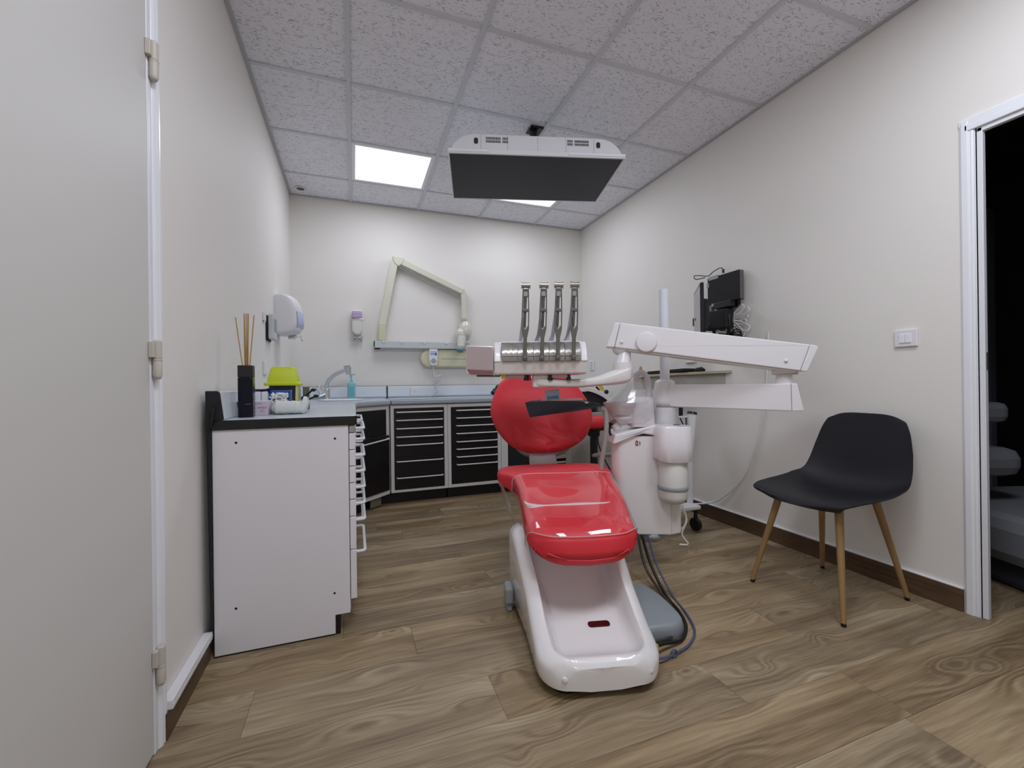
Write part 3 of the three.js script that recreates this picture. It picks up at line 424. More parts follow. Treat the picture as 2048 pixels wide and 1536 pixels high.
// ---------------------------------------------------------------- x-ray arm on the back wall
{
  const t = thing('xray_arm', 'cream folding x-ray arm with a wrapped tube head, mounted on the back wall', 'x-ray arm', [.9, 1.21, ZB]), z0 = -4.13, z1 = -4.075;
  const bar = (a, b, w, zz0, zz1, r = .008) => { const L = Math.hypot(b[0] - a[0], b[1] - a[1]), g = extr(rpoly([[0, -w / 2], [L, -w / 2], [L, w / 2], [0, w / 2]], r), zz1 - zz0, .005); return g.rotateZ(Math.atan2(b[1] - a[1], b[0] - a[0])).translate(a[0], a[1], zz0); };
  const pl = part(t, 'wall_plate', extr((() => { const s = new THREE.Shape(); s.moveTo(.675, 1.125); s.lineTo(1.34, 1.125); s.lineTo(1.34, 1.298); s.lineTo(.675, 1.298); s.absarc(.675, 1.2115, .0865, Math.PI / 2, Math.PI * 1.5, false); return s; })(), .06, .018, 4, 24).translate(0, 0, ZB), M.cream, true);
  part(pl, 'groove', bare(.785, 1.3, 1.2055, 1.209, -4.0935, -4.0925), M.greyDark, true);
  part(t, 'rail', bxx(.178, 1.06, 1.302, 1.364, z0, z1, .004), M.rail, true);
  part(t, 'rail_end', [cyl([.2, 1.29, z0 + .02], [.2, 1.302, z0 + .02], .024), rb(.012, .05, .05, .176, 1.34, z0 + .027, .004)], M.black, true);
  for (const x of [.255, .415, .62, .83]) part(t, 'cable_clip', [bxx(x - .012, x + .012, 1.352, 1.364, z1, z1 + .007, .002), bxx(x - .006, x + .006, 1.342, 1.356, z1, z1 + .006, .002)], M.white, true);
  part(t, 'lower_joint', extr(rpoly([[.212, 1.364], [.27, 1.364], [.278, 1.49], [.262, 1.535], [.215, 1.522]], .012), .055, .006).translate(0, 0, z0), M.cream, true);
  part(t, 'lower_link', [bar([.245, 1.515], [.362, 2.1], .064, z0 + .004, z1 - .002), bar([.275, 1.53], [.386, 2.08], .012, z0 + .008, z1 - .012, .003)], M.creamPale, true);
  part(t, 'elbow', extr(rpoly([[.342, 2.148], [.446, 2.142], [.442, 2.09], [.39, 2.05], [.35, 2.09]], [.012, .012, .03, .02, .03]), .064, .008).translate(0, 0, z0 - .003), M.creamPale, true);
  part(t, 'upper_link', bar([.4, 2.11], [1.0, 1.86], .055, z0, z1), M.creamPale, true);
  part(t, 'wrist', extr(rpoly([[.972, 1.872], [1.015, 1.898], [1.034, 1.86], [1.034, 1.6], [.988, 1.6], [.985, 1.8]], .01), .05, .006).translate(0, 0, z0), M.creamPale, true);
  part(t, 'yoke', [rb(.05, .012, .05, 1.011, 1.594, z0 + .026, .004), extr(rpoly([[.975, 1.545], [1.034, 1.592], [1.034, 1.57], [1.0, 1.53], [.992, 1.46], [.965, 1.46], [.96, 1.53]], .008), .045, .005).translate(0, 0, z0)], M.cream, true);
  part(t, 'cable', [tube([[.42, 2.06, z1 - .01], [.48, 2.03, z1 - .012], [.7, 1.925, z1 - .014], [.955, 1.8, z1 - .014], [.97, 1.77, z1 - .02], [.972, 1.73, z1 - .02]], .0035), tube([[.4, 2.055, z1], [.43, 2.03, z1 + .01], [.5, 2.0, z1], [.7, 1.91, z1 - .012], [.95, 1.79, z1 - .016]], .003)], M.grey, true);
  const hd = part(t, 'tube_head', [ball(1.012, 1.475, -4.05, .07, .85, 1.4, .8), ball(.968, 1.44, -4.045, .058, .9, 1.1, .8), cyl([.972, 1.41, -4.03], [.952, 1.315, -4.0], .042, .034)], M.head, true);
  part(hd, 'collimator', [cyl([.957, 1.338, -4.008], [.944, 1.288, -3.99], .034, .032)], M.padGrey, true);
  part(hd, 'collimator_rim', cyl([.944, 1.288, -3.99], [.941, 1.274, -3.985], .033, .031), S(0x4f8f96, .4), true);
  part(hd, 'angle_scale', cyl([1.035, 1.52, -4.01], [1.018, 1.42, -4.005], .005), M.greyDark, true);
  const r = thing('control_pad', 'white x-ray remote with a dial and small screen hung on the cream plate', 'remote', [.705, 1.22, -4.09]);
  part(r, 'body', extr(rpoly([[-.04, .078], [.04, .078], [.04, -.04], [.028, -.078], [-.028, -.078], [-.04, -.04]], [.006, .006, .03, .03, .03, .03]), .022, .005), M.white);
  part(r, 'display', [bare(-.03, .03, .05, .056, .022, .0228), bare(-.03, .016, .022, .044, .022, .0226)], M.lcd); part(r, 'key_block', bare(.014, .03, .018, .044, .022, .0229), M.blue);
  part(r, 'dial', [lathe([[.014, 0], [.019, 0], [.019, .002], [.014, .002]], 0, 0, 0, 30).rotateX(Math.PI / 2).translate(0, -.028, .022), lathe([[.006, 0], [.01, 0], [.01, .002], [.006, .002]], 0, 0, 0, 24).rotateX(Math.PI / 2).translate(0, -.028, .022)], M.grey);
  for (let i = 0; i < 10; i++) { const a = -.3 - i * .3; part(r, 'key', rb(.007, .007, .002, Math.cos(a) * .028, -.026 + Math.sin(a) * .028, .0228, .0008), M.grey); }
  const cc = thing('coiled_cable', 'white coiled cable hanging from the x-ray remote onto the worktop', 'cable', [.705, 1.14, -4.07]);
  const path = new THREE.CatmullRomCurve3([[.7, 1.145, -4.075], [.704, 1.1, -4.075], [.708, 1.06, -4.07], [.72, 1.03, -4.06], [.77, 1.05, -4.05], [.755, 1.035, -4.045], [.705, .99, -4.055], [.745, .975, -4.06], [.72, .93, -4.06], [.745, .905, -4.055], [.69, .88, -4.04], [.68, .862, -4.03], [.62, .8625, -4.02]].map(p => V(...p)), false, 'centripetal');
  const N = 1100, turns = 52, pts = []; for (let i = 0; i <= N; i++) { const u = i / N, p = path.getPointAt(u), T = path.getTangentAt(u), n1 = V(0, 0, 1).cross(T).normalize(), n2 = T.clone().cross(n1), r = .0115 * ss(.02, .2, u), a = u * turns * Math.PI * 2; pts.push(p.addScaledVector(n1, Math.cos(a) * r).addScaledVector(n2, Math.sin(a) * r)); }
  part(cc, 'coil', new THREE.TubeGeometry(new THREE.CatmullRomCurve3(pts), 1400, .0026, 6), M.cableWhite, true);
  part(cc, 'plug_tail', tube([[.72, 1.13, -4.09], [.75, 1.09, -4.09], [.765, 1.055, -4.08]], .002, 12, 6), M.grey, true);
}
// ---------------------------------------------------------------- monitor, computer box, shelf on the right wall
{
  const t = thing('computer_box', 'flat black computer box fixed on the right wall above the shelf', 'computer', [XR, 1.57, -2.18]);
  part(t, 'case', bxx(2.285, 2.325, 1.478, 1.664, -2.315, -2.055, .004), M.blackMatt, true); part(t, 'edge_trim', bxx(2.29, 2.32, 1.48, 1.662, -2.0555, -2.0525, .001), M.greyDark, true);
  part(t, 'bracket', [bxx(2.32, XR, 1.44, 1.64, -2.27, -2.1, .003), bxx(2.26, 2.3, 1.44, 1.48, -2.24, -2.1, .003)], M.black, true); part(t, 'port_row', [bxx(2.28, 2.286, 1.645, 1.67, -2.3, -2.22, .001), bxx(2.28, 2.286, 1.6, 1.63, -2.318, -2.3, .001)], M.grey, true);
  part(t, 'plug', [bxx(2.27, 2.31, 1.46, 1.482, -2.27, -2.225, .003), bxx(2.26, 2.3, 1.43, 1.47, -2.3, -2.27, .002)], M.grey, true);
  part(t, 'antenna_cable', [tube([[2.3, 1.675, -2.19], [2.295, 1.71, -2.2], [2.285, 1.7, -2.26], [2.28, 1.68, -2.3], [2.26, 1.695, -2.36], [2.25, 1.7, -2.4], [2.26, 1.68, -2.4], [2.28, 1.675, -2.33]], .003, 60, 6), bxx(2.296, 2.304, 1.676, 1.7, -2.2, -2.185, .002)], M.cableBlack, true);
  const dx = .21, dz = -.275, ry = Math.atan2(-dz, dx); // screen plane runs from near edge to far edge
  const m = thing('monitor', 'black-backed monitor on a wall arm, turned edge-on to the room', 'monitor', [1.995, 1.2, -2.107], ry);
  part(m, 'bezel', bxx(-.173, .173, 0, .335, -.02, -.001, .004), M.blackMatt); part(m, 'display', bxx(-.162, .162, .012, .322, -.0015, .0008, .0005), Ph(0x77787c, .25, { clearcoat: .5 }));
  m.rotation.y = ry + Math.PI; for (const c of m.children) c.geometry.rotateY(0);
  part(m, 'back_hump', bxx(-.13, .12, .06, .25, -.05, -.018, .012), M.blackMatt); part(m, 'vesa_plate', bxx(-.06, .06, .1, .22, -.064, -.048, .003), M.black);
  const a = thing('wall_bracket', 'black jointed arm holding the monitor to the right wall', 'wall bracket', [XR, 1.36, -2.25]);
  part(a, 'wall_foot', bxx(2.318, XR, 1.3, 1.43, -2.3, -2.2, .004), M.black, true); part(a, 'link', [cyl([2.32, 1.36, -2.25], [2.2, 1.36, -2.33], .018), cyl([2.2, 1.34, -2.33], [2.2, 1.39, -2.33], .024), cyl([2.2, 1.36, -2.33], [2.06, 1.35, -2.16], .016), ball(2.06, 1.355, -2.16, .024)], M.black, true);
  part(a, 'motor_box', bxx(2.24, 2.315, 1.3, 1.43, -2.3, -2.12, .015), M.blackMatt, true);
  const cb = thing('cable_bundle', 'tangle of black cables tied with a red clip under computer box', 'cable', [2.3, 1.3, -2.2]);
  part(cb, 'cables', [tube([[2.28, 1.43, -2.14], [2.27, 1.34, -2.12], [2.28, 1.27, -2.14], [2.3, 1.25, -2.18]], .011, 30), tube([[2.28, 1.43, -2.22], [2.27, 1.34, -2.26], [2.28, 1.28, -2.25], [2.29, 1.25, -2.19]], .009, 30), tube([[2.06, 1.34, -2.18], [2.15, 1.3, -2.25], [2.24, 1.34, -2.27]], .006, 30), ...[0, 1, 2, 3].map(k => tube([[2.3, 1.265, -2.15], [2.29, 1.29 - k * .018, -2.08 + k * .006], [2.29, 1.27 - k * .02, -2.05 + k * .008], [2.295, 1.25 - k * .012, -2.07], [2.3, 1.258, -2.15]], .004, 30, 8)), ...[0, 1, 2].map(k => tube([[2.3, 1.262, -2.17], [2.29, 1.275 - k * .02, -2.23], [2.285, 1.25 - k * .015, -2.27], [2.295, 1.24 - k * .01, -2.22], [2.3, 1.257, -2.17]], .004, 30, 8))], M.cableBlack, true);
  part(cb, 'red_clip', [ball(2.29, 1.263, -2.158, .014), rb(.02, .02, .026, 2.295, 1.258, -2.158, .004)], M.redPart, true);
  const wb = thing('cable_bundle', 'loose coil of white cable hanging beside the black cable tangle', 'cable', [2.31, 1.37, -2.05]);
  part(wb, 'loops', [0, 1, 2, 3, 4, 5].map(k => (() => { const a = .5 - k * .28 + rnd() * .1, L = .1 + rnd() * .05, w = .014 + rnd() * .012, c = Math.cos(a), s = Math.sin(a), P = (u, v) => [2.3 + rnd() * .02, 1.375 - k * .006 + u * s + v * c, -2.14 + u * c - v * s]; return tube([P(0, 0), P(L * .5, w), P(L * .95, w * .7), P(L, -w * .3), P(L * .6, -w), P(.02, -.01)], .0036, 40, 8); })()).concat([tube([[2.27, 1.42, -2.27], [2.26, 1.34, -2.25], [2.27, 1.29, -2.2], [2.28, 1.28, -2.16]], .006, 30), tube([[2.29, 1.38, -2.13], [2.28, 1.32, -2.15], [2.285, 1.27, -2.162]], .006, 30)]), M.cableWhite, true);
  const s = thing('keyboard_shelf', 'beige wall shelf with a slanted apron carrying the black keyboard', 'shelf', [XR, 1.0, -2.6]);
  const pl = [[XR, 2.175], [2.335, 2.18], [2.2, 2.42], [2.15, 2.6], [2.13, 2.985], [XR, 2.985]];
  const tilt = g => g.translate(0, -1.028, 2.18).rotateX(-.024).translate(0, 1.028, -2.18);
  part(s, 'board', tilt(plan(shape(pl), 1.014, 1.032, .002)), M.shelf, true);
  part(s, 'apron', tilt(plan(shape([[XR, 2.23], [2.33, 2.24], [2.215, 2.45], [2.17, 2.6], [2.15, 2.97], [XR, 2.97]]), .92, 1.0135, .002)), M.padGrey, true);
  const k = thing('keyboard', 'black computer keyboard lying on the beige wall shelf', 'keyboard', [2.24, 1.026, -2.64]); k.rotation.x = -.024;
  part(k, 'body', rb(.13, .018, .42, 0, .009, 0, .005), M.blackMatt); for (let j = 0; j < 5; j++) part(k, 'key_row', Array.from({ length: 14 }, (_, i) => rb(.017, .006, .022, -.046 + j * .023, .0205, -.19 + i * .029, .002)), S(0x1e1e22, .6));
  const mo = thing('mouse', 'black computer mouse at the near end of the keyboard', 'mouse', [2.275, 1.035, -2.385]);
  part(mo, 'shell', ball(0, .003, 0, .03, .95, .7, 1.5), M.blackMatt); part(mo, 'wheel', cyl([-.003, .022, .018], [.003, .022, .018], .006), M.greyDark);
  [['small gold glass bottle standing at the far end of keyboard shelf', -2.92], ].forEach(([lab, z]) => { const g = thing('glass_bottle', lab, 'bottle', [2.18, 1.0145, z]); part(g, 'glass', lathe([[0, 0], [.014, 0], [.016, .004], [.016, .03], [.008, .036], [.012, .042], [.014, .052], [.01, .064], [0, .066]]), M.gold); part(g, 'stopper', ball(0, .068, 0, .008), M.gold); });
  const wc = thing('wall_cable', 'long white cable hanging in a curve down the right wall to the dental unit', 'cable', [XR, .5, -2.1]);
  part(wc, 'cable', tube([[2.338, 1.25, -1.9], [2.338, 1.03, -1.91], [2.336, .75, -1.94], [2.334, .53, -2.0], [2.33, .36, -2.07], [2.322, .221, -2.19], [2.3, .13, -2.31], [2.2, .11, -2.38], [2.05, .13, -2.36], [1.9, .2, -2.2], [1.75, .28, -1.98]], .0055, 120), M.cableWhite, true);
  part(wc, 'clip', bxx(2.335, XR, 1.1, 1.13, -1.915, -1.9, .002), M.white, true);
}

// ---------------------------------------------------------------- overhead screen
{
  const t = thing('overhead_screen', 'flat white-cased screen hung face down from the ceiling over dental chair', 'screen', [1.023, 2.19, -2.41], -.262);
  const w = .485, d = .289;
  part(t, 'casing', [bxx(-w, w, .0, .026, d - .012, d, .003), bxx(-w, w, .004, .026, -d, -d + .008, .002), bxx(-w, -w + .008, .002, .026, -d, d, .002), bxx(w - .008, w, .002, .026, -d, d, .002), bare(-w + .004, w - .004, .012, .026, -d + .004, d - .004)], M.tvWhite);
  part(t, 'display', bxx(-w + .0085, w - .0085, .006, .0115, -d + .0085, d - .0125, .001), M.screen);
  for (const [a, b] of [[-w + .002, -.265], [.165, w - .002]]) part(t, 'trim_strip', bxx(a, b, .008, .022, d, d + .004, .0015), M.tvBright);
  const s = new THREE.Shape(); s.moveTo(-w + .012, .026); s.lineTo(w - .012, .026); s.quadraticCurveTo(w - .05, .112, w - .15, .115); s.lineTo(-w + .15, .115); s.quadraticCurveTo(-w + .05, .112, -w + .012, .026);
  part(t, 'back_housing', extr(s, .5, .006, 2, 16).translate(0, 0, -.225), M.tvWhite);
  const zf = .2755;
  for (const x of [-.31, -.165, 0, .155, .31]) part(t, 'seam', bare(x - .0008, x + .0008, .03, .108, zf - .0005, zf + .0006), M.grey);
  for (const k of [-1, 1]) {
    part(t, 'speaker_port', extr(rpoly([[-.011, -.016], [.011, -.016], [.011, .016], [-.011, .016]], .01), .002, 0).translate(k * .335, .075, zf - .0004), M.vent);
    const g = []; for (const [a, b] of [[.205, .285], [.165, .192]]) for (let x = a; x < b; x += .0062) for (const y of [.068, .085]) g.push(bare(k * x - .0019, k * x + .0019, y, y + .0125, zf - .0004, zf + .001));
    part(t, 'vent_grille', g, M.vent);
  }
  const b = thing('ceiling_mount', 'black ceiling bracket with cables holding the overhead screen', 'bracket', [1.13, CE, -2.57]);
  part(b, 'ceiling_plate', bxx(1.085, 1.175, CE - .012, CE - .002, -2.64, -2.548, .002), M.black, true);
  part(b, 'pole', [cyl([1.12, CE - .01, -2.585], [1.1, 2.44, -2.53], .022, .02), cyl([1.1, 2.44, -2.53], [1.08, 2.34, -2.47], .03, .026), bxx(1.0, 1.13, 2.306, 2.345, -2.52, -2.4, .004)], M.black, true);
  part(b, 'cables', [tube([[1.14, CE - .012, -2.57], [1.115, 2.52, -2.54], [1.09, 2.46, -2.5], [1.08, 2.36, -2.46]], .008, 24), tube([[1.105, CE - .012, -2.6], [1.085, 2.53, -2.56], [1.095, 2.45, -2.52], [1.09, 2.36, -2.45]], .007, 24)], M.greyDark, true);
}
// ---------------------------------------------------------------- dental chair (local x across, -z towards the head end)
const CHAIR = thing('dental_chair', 'red upholstered dental chair on a glossy white slipper-shaped base', 'dental chair', [.71, 0, -1.135], -.2443);
{
  const t = CHAIR, H = [[0, .112], [.08, .122], [.17, .155], [.28, .212], [.38, .268], [.48, .318], [.56, .348], [.64, .34]];
  const Wd = [[0, .2], [.3, .207], [.62, .232], [.7, .23]], B = [[0, .11], [.036, .11], [.042, .107], [.06, .092], [.08, .084], [.11, .08], [.22, .098], [.36, .135], [.42, .175], [.5, .25], [.6, .325]];
  const rows = [], ss_ = []; for (let i = 0; i <= 10; i++) ss_.push(.1 * (1 - Math.cos(i / 10 * Math.PI / 2))); for (let i = 1; i <= 22; i++) ss_.push(.1 + i / 22 * .545);
  const sec = (s, W, k) => { // k < 1 shrinks the top edge for the front bevel
    const h = table(H, s), b = Math.min(table(B, s), h - .002), top = h - (1 - k) * .03, o = [];
    const half = [[W * .97, .03], [W, .045], [W, Math.max(.05, top - .04)], [W - .002, Math.max(.052, top - .03)], [W - .012, top - .018], [W - .03, top - .006], [W - .042, top], [W - .047, top - .001], [W - .051, lerp(b, top, .9)], [W - .06, lerp(b, top, .5)], [W - .072, lerp(b, top, .17)], [W - .095, b], [W * .2, b], [0, b]];
    for (const [x, y] of half) o.push([Math.max(0, x), Math.min(y, top), -s]);
    const m = half.slice(0, -1).reverse().map(([x, y]) => [-Math.max(0, x), Math.min(y, top), -s]); o.push(...m); o.push([-W * .4, .022, -s], [W * .4, .022, -s]); return o;
  };
  ss_.forEach((s, i) => { const cr = s < .1 ? .085 * (1 - Math.sqrt(Math.max(0, 1 - Math.pow(1 - s / .1, 2)))) : 0; rows.push(sec(s, table(Wd, s) - cr, Math.min(1, .35 + s / .03))); });
  for (const [ds, f] of [[.012, .985], [.02, .95]]) { const r = rows[rows.length - 1]; rows.push(r.map(([x, y, z]) => [x * f, y < .03 ? y : y * f, -(.645 + ds)])); }
  const bs = part(t, 'base_shell', skin(rows, { cap0: true, cap1: true, crease: .62, flip: false }), M.base);
  part(bs, 'indicator_slot', plan(rpoly([[-.04, -.0145], [.04, -.0145], [.04, .0145], [-.04, .0145]], .014), -.004, .003, .001).rotateX(.17).translate(.046, .0985, -.222), M.slot);
  for (const [x, z] of [[-.128, -.009], [.142, -.016]]) part(bs, 'bumper', lathe([[0, 0], [.0105, 0], [.0105, .007], [.008, .01], [0, .0105]], 0, 0, 0, 24).rotateX(Math.PI / 2).rotateY(x < 0 ? -.35 : .42).translate(x, .062, z), M.white);
  part(t, 'floor_plate', plan(rpoly([[-.16, .03], [.16, .03], [.2, .64], [-.2, .64]], .06), 0, .032, .004), M.black);
  part(t, 'side_foot', [bxx(-.262, -.225, .03, .105, -.6, -.52, .014), bxx(-.255, -.23, .0, .03, -.59, -.53, .008)], M.grey);
  part(t, 'lift_cover', skin([[.15, .33], [.16, .36], [.17, .42], [.18, .47]].map(([w, y], i) => rpoly([[-w, -.34 - i * .03], [w, -.34 - i * .03], [w, -.66 - i * .04], [-w, -.66 - i * .04]], .05).getPoints(6).map(p => [p.x + .0, y, p.y])), { cap1: true, cap0: true, crease: .6 }), M.unitWarm);
  // seat and leg rest: one pad, seam at the knee
  const topY = [[.19, .345], [.2, .4], [.225, .43], [.3, .447], [.5, .478], [.7, .508], [.78, .522], [.86, .534], [.93, .54], [.97, .535], [1.0, .515], [1.02, .49]];
  const botY = [[.19, .34], [.2, .318], [.225, .306], [.3, .31], [.5, .35], [.7, .4], [.86, .44], [.97, .455], [1.02, .48]];
  const hw = [[.19, .168], [.2, .186], [.225, .202], [.3, .212], [.5, .221], [.7, .232], [.77, .24], [.83, .277], [.88, .29], [.93, .29], [.97, .279], [1.0, .26], [1.02, .235]];
  const cx = s => .012 + .03 * ss(.2, .7, s) - .014 * ss(.76, .88, s), dish = s => .022 * ss(.3, .6, s) * (1 - ss(.76, .9, s));
  const pr = [], prof = (s, up = 0, wide = 0) => {
    const a = table(topY, s), b = table(botY, s), w = table(hw, s) + wide, c = cx(s), o = [], n = 40, yc = (a + b) / 2, hh = (a - b) / 2;
    for (let i = 0; i < n; i++) { const th = i / n * Math.PI * 2, C = Math.cos(th), Sn = Math.sin(th), x = Math.sign(C) * Math.pow(Math.abs(C), .46) * w, y = Math.sign(Sn) * Math.pow(Math.abs(Sn), .6) * hh; const q = x / w, nose = 1 - ss(.2, .5, s); o.push([c + x, yc + y + (y > 0 ? up + dish(s) * (Math.pow(Math.abs(q), 2.2)) : .03 * nose * Math.pow(Math.abs(q), 2.4)) + .003 * (fbm(s * 12, i * .5, 2) - .5), -s - .05 * nose * Math.pow(Math.abs(q), 3)]); }
    return o;
  };
  const svals = [.19, .194, .2, .208, .22, .235, .26, .3, .36, .42, .48, .54, .6, .66, .72, .76, .8, .84, .88, .92, .95, .975, .99, 1.005, 1.015, 1.02];
  for (const s of svals) pr.push(prof(s));
  part(t, 'seat_pad', skin(pr, { cap0: true, cap1: true, flip: true }), M.red);
  // clear film over the leg rest
  const fr = []; for (let j = 0; j <= 30; j++) { const v = j / 30, row = []; for (let i = 0; i <= 40; i++) { const q = i / 40 * 2 - 1, sag = .03 * (1 - Math.pow(Math.abs(q), 3)), s0 = .285 - .078 * (1 - Math.pow(Math.abs(q), 2.5)), s1 = .765 - .035 * (1 - q * q) , s = lerp(s0, s1, v), w = table(hw, s) + .006, b = table(botY, s), a = table(topY, s); const th = Math.PI / 2 - q * 1.72, C = Math.cos(th), Sn = Math.sin(th), x = Math.sign(C) * Math.pow(Math.abs(C), .42) * w, hh = (a - b) / 2 + .006, y = (a + b) / 2 + Math.sign(Sn) * Math.pow(Math.abs(Sn), .55) * hh + (Sn > 0 ? .002 + dish(s) * .75 * Math.pow(Math.abs(x / w), 2.2) + .01 * ss(.55, .75, s) * (1 - Math.pow(Math.abs(x / w), 4)) : 0); const nz = (1 - ss(.2, .5, s)); row.push([cx(s) + x, y + .002 + .0035 * (fbm(q * 3 + 9, v * 3, 2) - .5) + .004 * (fbm(q * 9 + 9, v * 2, 2) - .5) * Math.pow(Math.abs(q), 2), -s - .05 * nz * Math.pow(Math.abs(x / w), 3)]); } fr.push(row); }
  const fm = part(t, 'film_cover', skin(fr, { closed: false, flip: true }), M.film);
  part(fm, 'film_hem', [tube(fr[30].filter((_, i) => i % 4 === 0), .0018, 60, 6), tube(fr[0].filter((_, i) => i % 4 === 0), .0016, 60, 6)], Ph(0xf3e4e6, .25, { transmission: .5, thickness: 0 }));
  // backrest
  const o0 = [[-.165, .365], [-.09, .36], [0, .345], [.09, .36], [.16, .362], [.215, .33], [.27, .255], [.302, .17], [.3, .12], [.262, .045], [.19, -.01], [.1, -.04], [0, -.048], [-.09, -.042], [-.17, -.015], [-.24, .05], [-.28, .13], [-.288, .18], [-.265, .26], [-.22, .335]];
  const tiltB = .5, place = g => g.rotateX(-tiltB).translate(.012, .625, -1.105);
  const stretch = o0.map(([x, y]) => [x, y / Math.cos(tiltB) * 1.02]);
  const wr = (x, y, z, rho) => { const low = ss(.15, -.02, y); return [x, y, z + (z > 0 ? 1 : .3) * (-.022 * low * Math.pow(1 - Math.min(1, 5 * Math.abs(fbm(x * 9 + 5, y * 16 + x * 7, 2) - .5)), 2) * (rho > .15 ? 1 : 0) + .006 * (fbm(x * 7, y * 16, 2) - .5)) - .02 * (z > 0 ? 1 - rho * rho : 0)]; };
  part(t, 'backrest', place(pillow(smoothClosed(stretch, 150), .07, .045, 2.6, 34, wr)), M.red);
  part(t, 'back_shell', place(pillow(smoothClosed(stretch.map(([x, y]) => [x * .72, y * .8 - .0]), 60), .02, .06, 3, 8).translate(0, -.03, -.03)), M.greyShell);
  part(t, 'back_post', skin([[.078, .02, .4, -1.045], [.076, .02, .5, -1.075], [.074, .02, .59, -1.125]].map(([w, d, y, z]) => rpoly([[-w, -d], [w, -d], [w, d], [-w, d]], .012).getPoints(5).map(p => [p.x + .006, y, p.y + z])), { cap0: true, cap1: true, crease: .6, flip: true }), S(0xb9b2b0, .5));
  part(t, 'hanging_film', skin([0, 1, 2, 3, 4].map(j => [0, 1, 2, 3, 4].map(i => [-.262 + .014 * j + .01 * Math.sin(i * 1.6 + j), .5 - j * .035 - (i === 2 ? .012 * j : 0), -.62 - i * .035])), { closed: false }), Ph(0xffffff, .15, { transmission: .92, thickness: 0 }));
}
{ // foot control box beside the base
  const t = thing('foot_control', 'grey plastic connection box on the floor right of the white chair base', 'box', [.71, 0, -1.135], -.2443);
  const ring = (k, y) => smoothClosed([[.225, -.255], [.3, -.25], [.36, -.258], [.4, -.295], [.405, -.4], [.395, -.5], [.36, -.6], [.31, -.615], [.25, -.55], [.228, -.4]], 60).map(([x, z]) => [.31 + (x - .31) * k, y, -.42 + (z + .42) * k]);
  part(t, 'housing', skin([ring(.99, .003), ring(1.0, .012), ring(.99, .036), ring(.97, .048), ring(.93, .055), ring(.86, .058)], { cap0: true, cap1: true, flip: false, crease: .7 }), S(0x8d9499, .38));
  part(t, 'under_edge', skin([ring(.98, 0), ring(.98, .006)], { cap0: true, cap1: true }), M.black);
}
{ // small hoses on the floor
  const h = (lab, m, pts, r, extra) => { const t = thing('floor_hose', lab, 'hose', [1.2, 0, -1.5]); part(t, 'hose', tube(pts, r, 90), m, true); if (extra) part(t, 'connector', extra, lab.includes('yellow') ? M.yellow : m, true); };
  h('black hose running from dental unit round the grey box, ending in a yellow clip', M.cableBlack, [[1.3, .22, -1.75], [1.31, .1, -1.7], [1.295, .01, -1.58], [1.25, .009, -1.44], [1.2, .009, -1.345], [1.12, .009, -1.28], [1.02, .03, -1.255], [.95, .05, -1.23]], .0065, [new THREE.TorusGeometry(.011, .0035, 10, 20).translate(.94, .065, -1.2), cyl([.92, .05, -1.21], [.96, .05, -1.235], .009)]);
  h('thin grey-blue hose curving outermost round the grey box with a blue loop', M.cableBlue, [[1.32, .22, -1.73], [1.33, .1, -1.68], [1.32, .008, -1.56], [1.27, .007, -1.42], [1.21, .007, -1.31], [1.13, .007, -1.25], [1.06, .01, -1.225], [1.0, .014, -1.21], [.93, .025, -1.2]], .0045, [new THREE.TorusGeometry(.012, .0035, 10, 20).translate(1.03, .016, -1.215)]);
  h('dark hose between the other two hoses, lying close against the grey box', S(0x3d3836, .5), [[1.29, .22, -1.77], [1.295, .08, -1.72], [1.28, .02, -1.6], [1.235, .02, -1.47], [1.19, .012, -1.38], [1.1, .012, -1.305], [1.0, .03, -1.275], [.95, .035, -1.26]], .006);
  h('short grey hose looping on the floor between chair base and dental unit', M.grey, [[1.02, .1, -1.72], [1.06, .02, -1.68], [1.12, .012, -1.7], [1.13, .03, -1.78], [1.1, .1, -1.84]], .007);
}
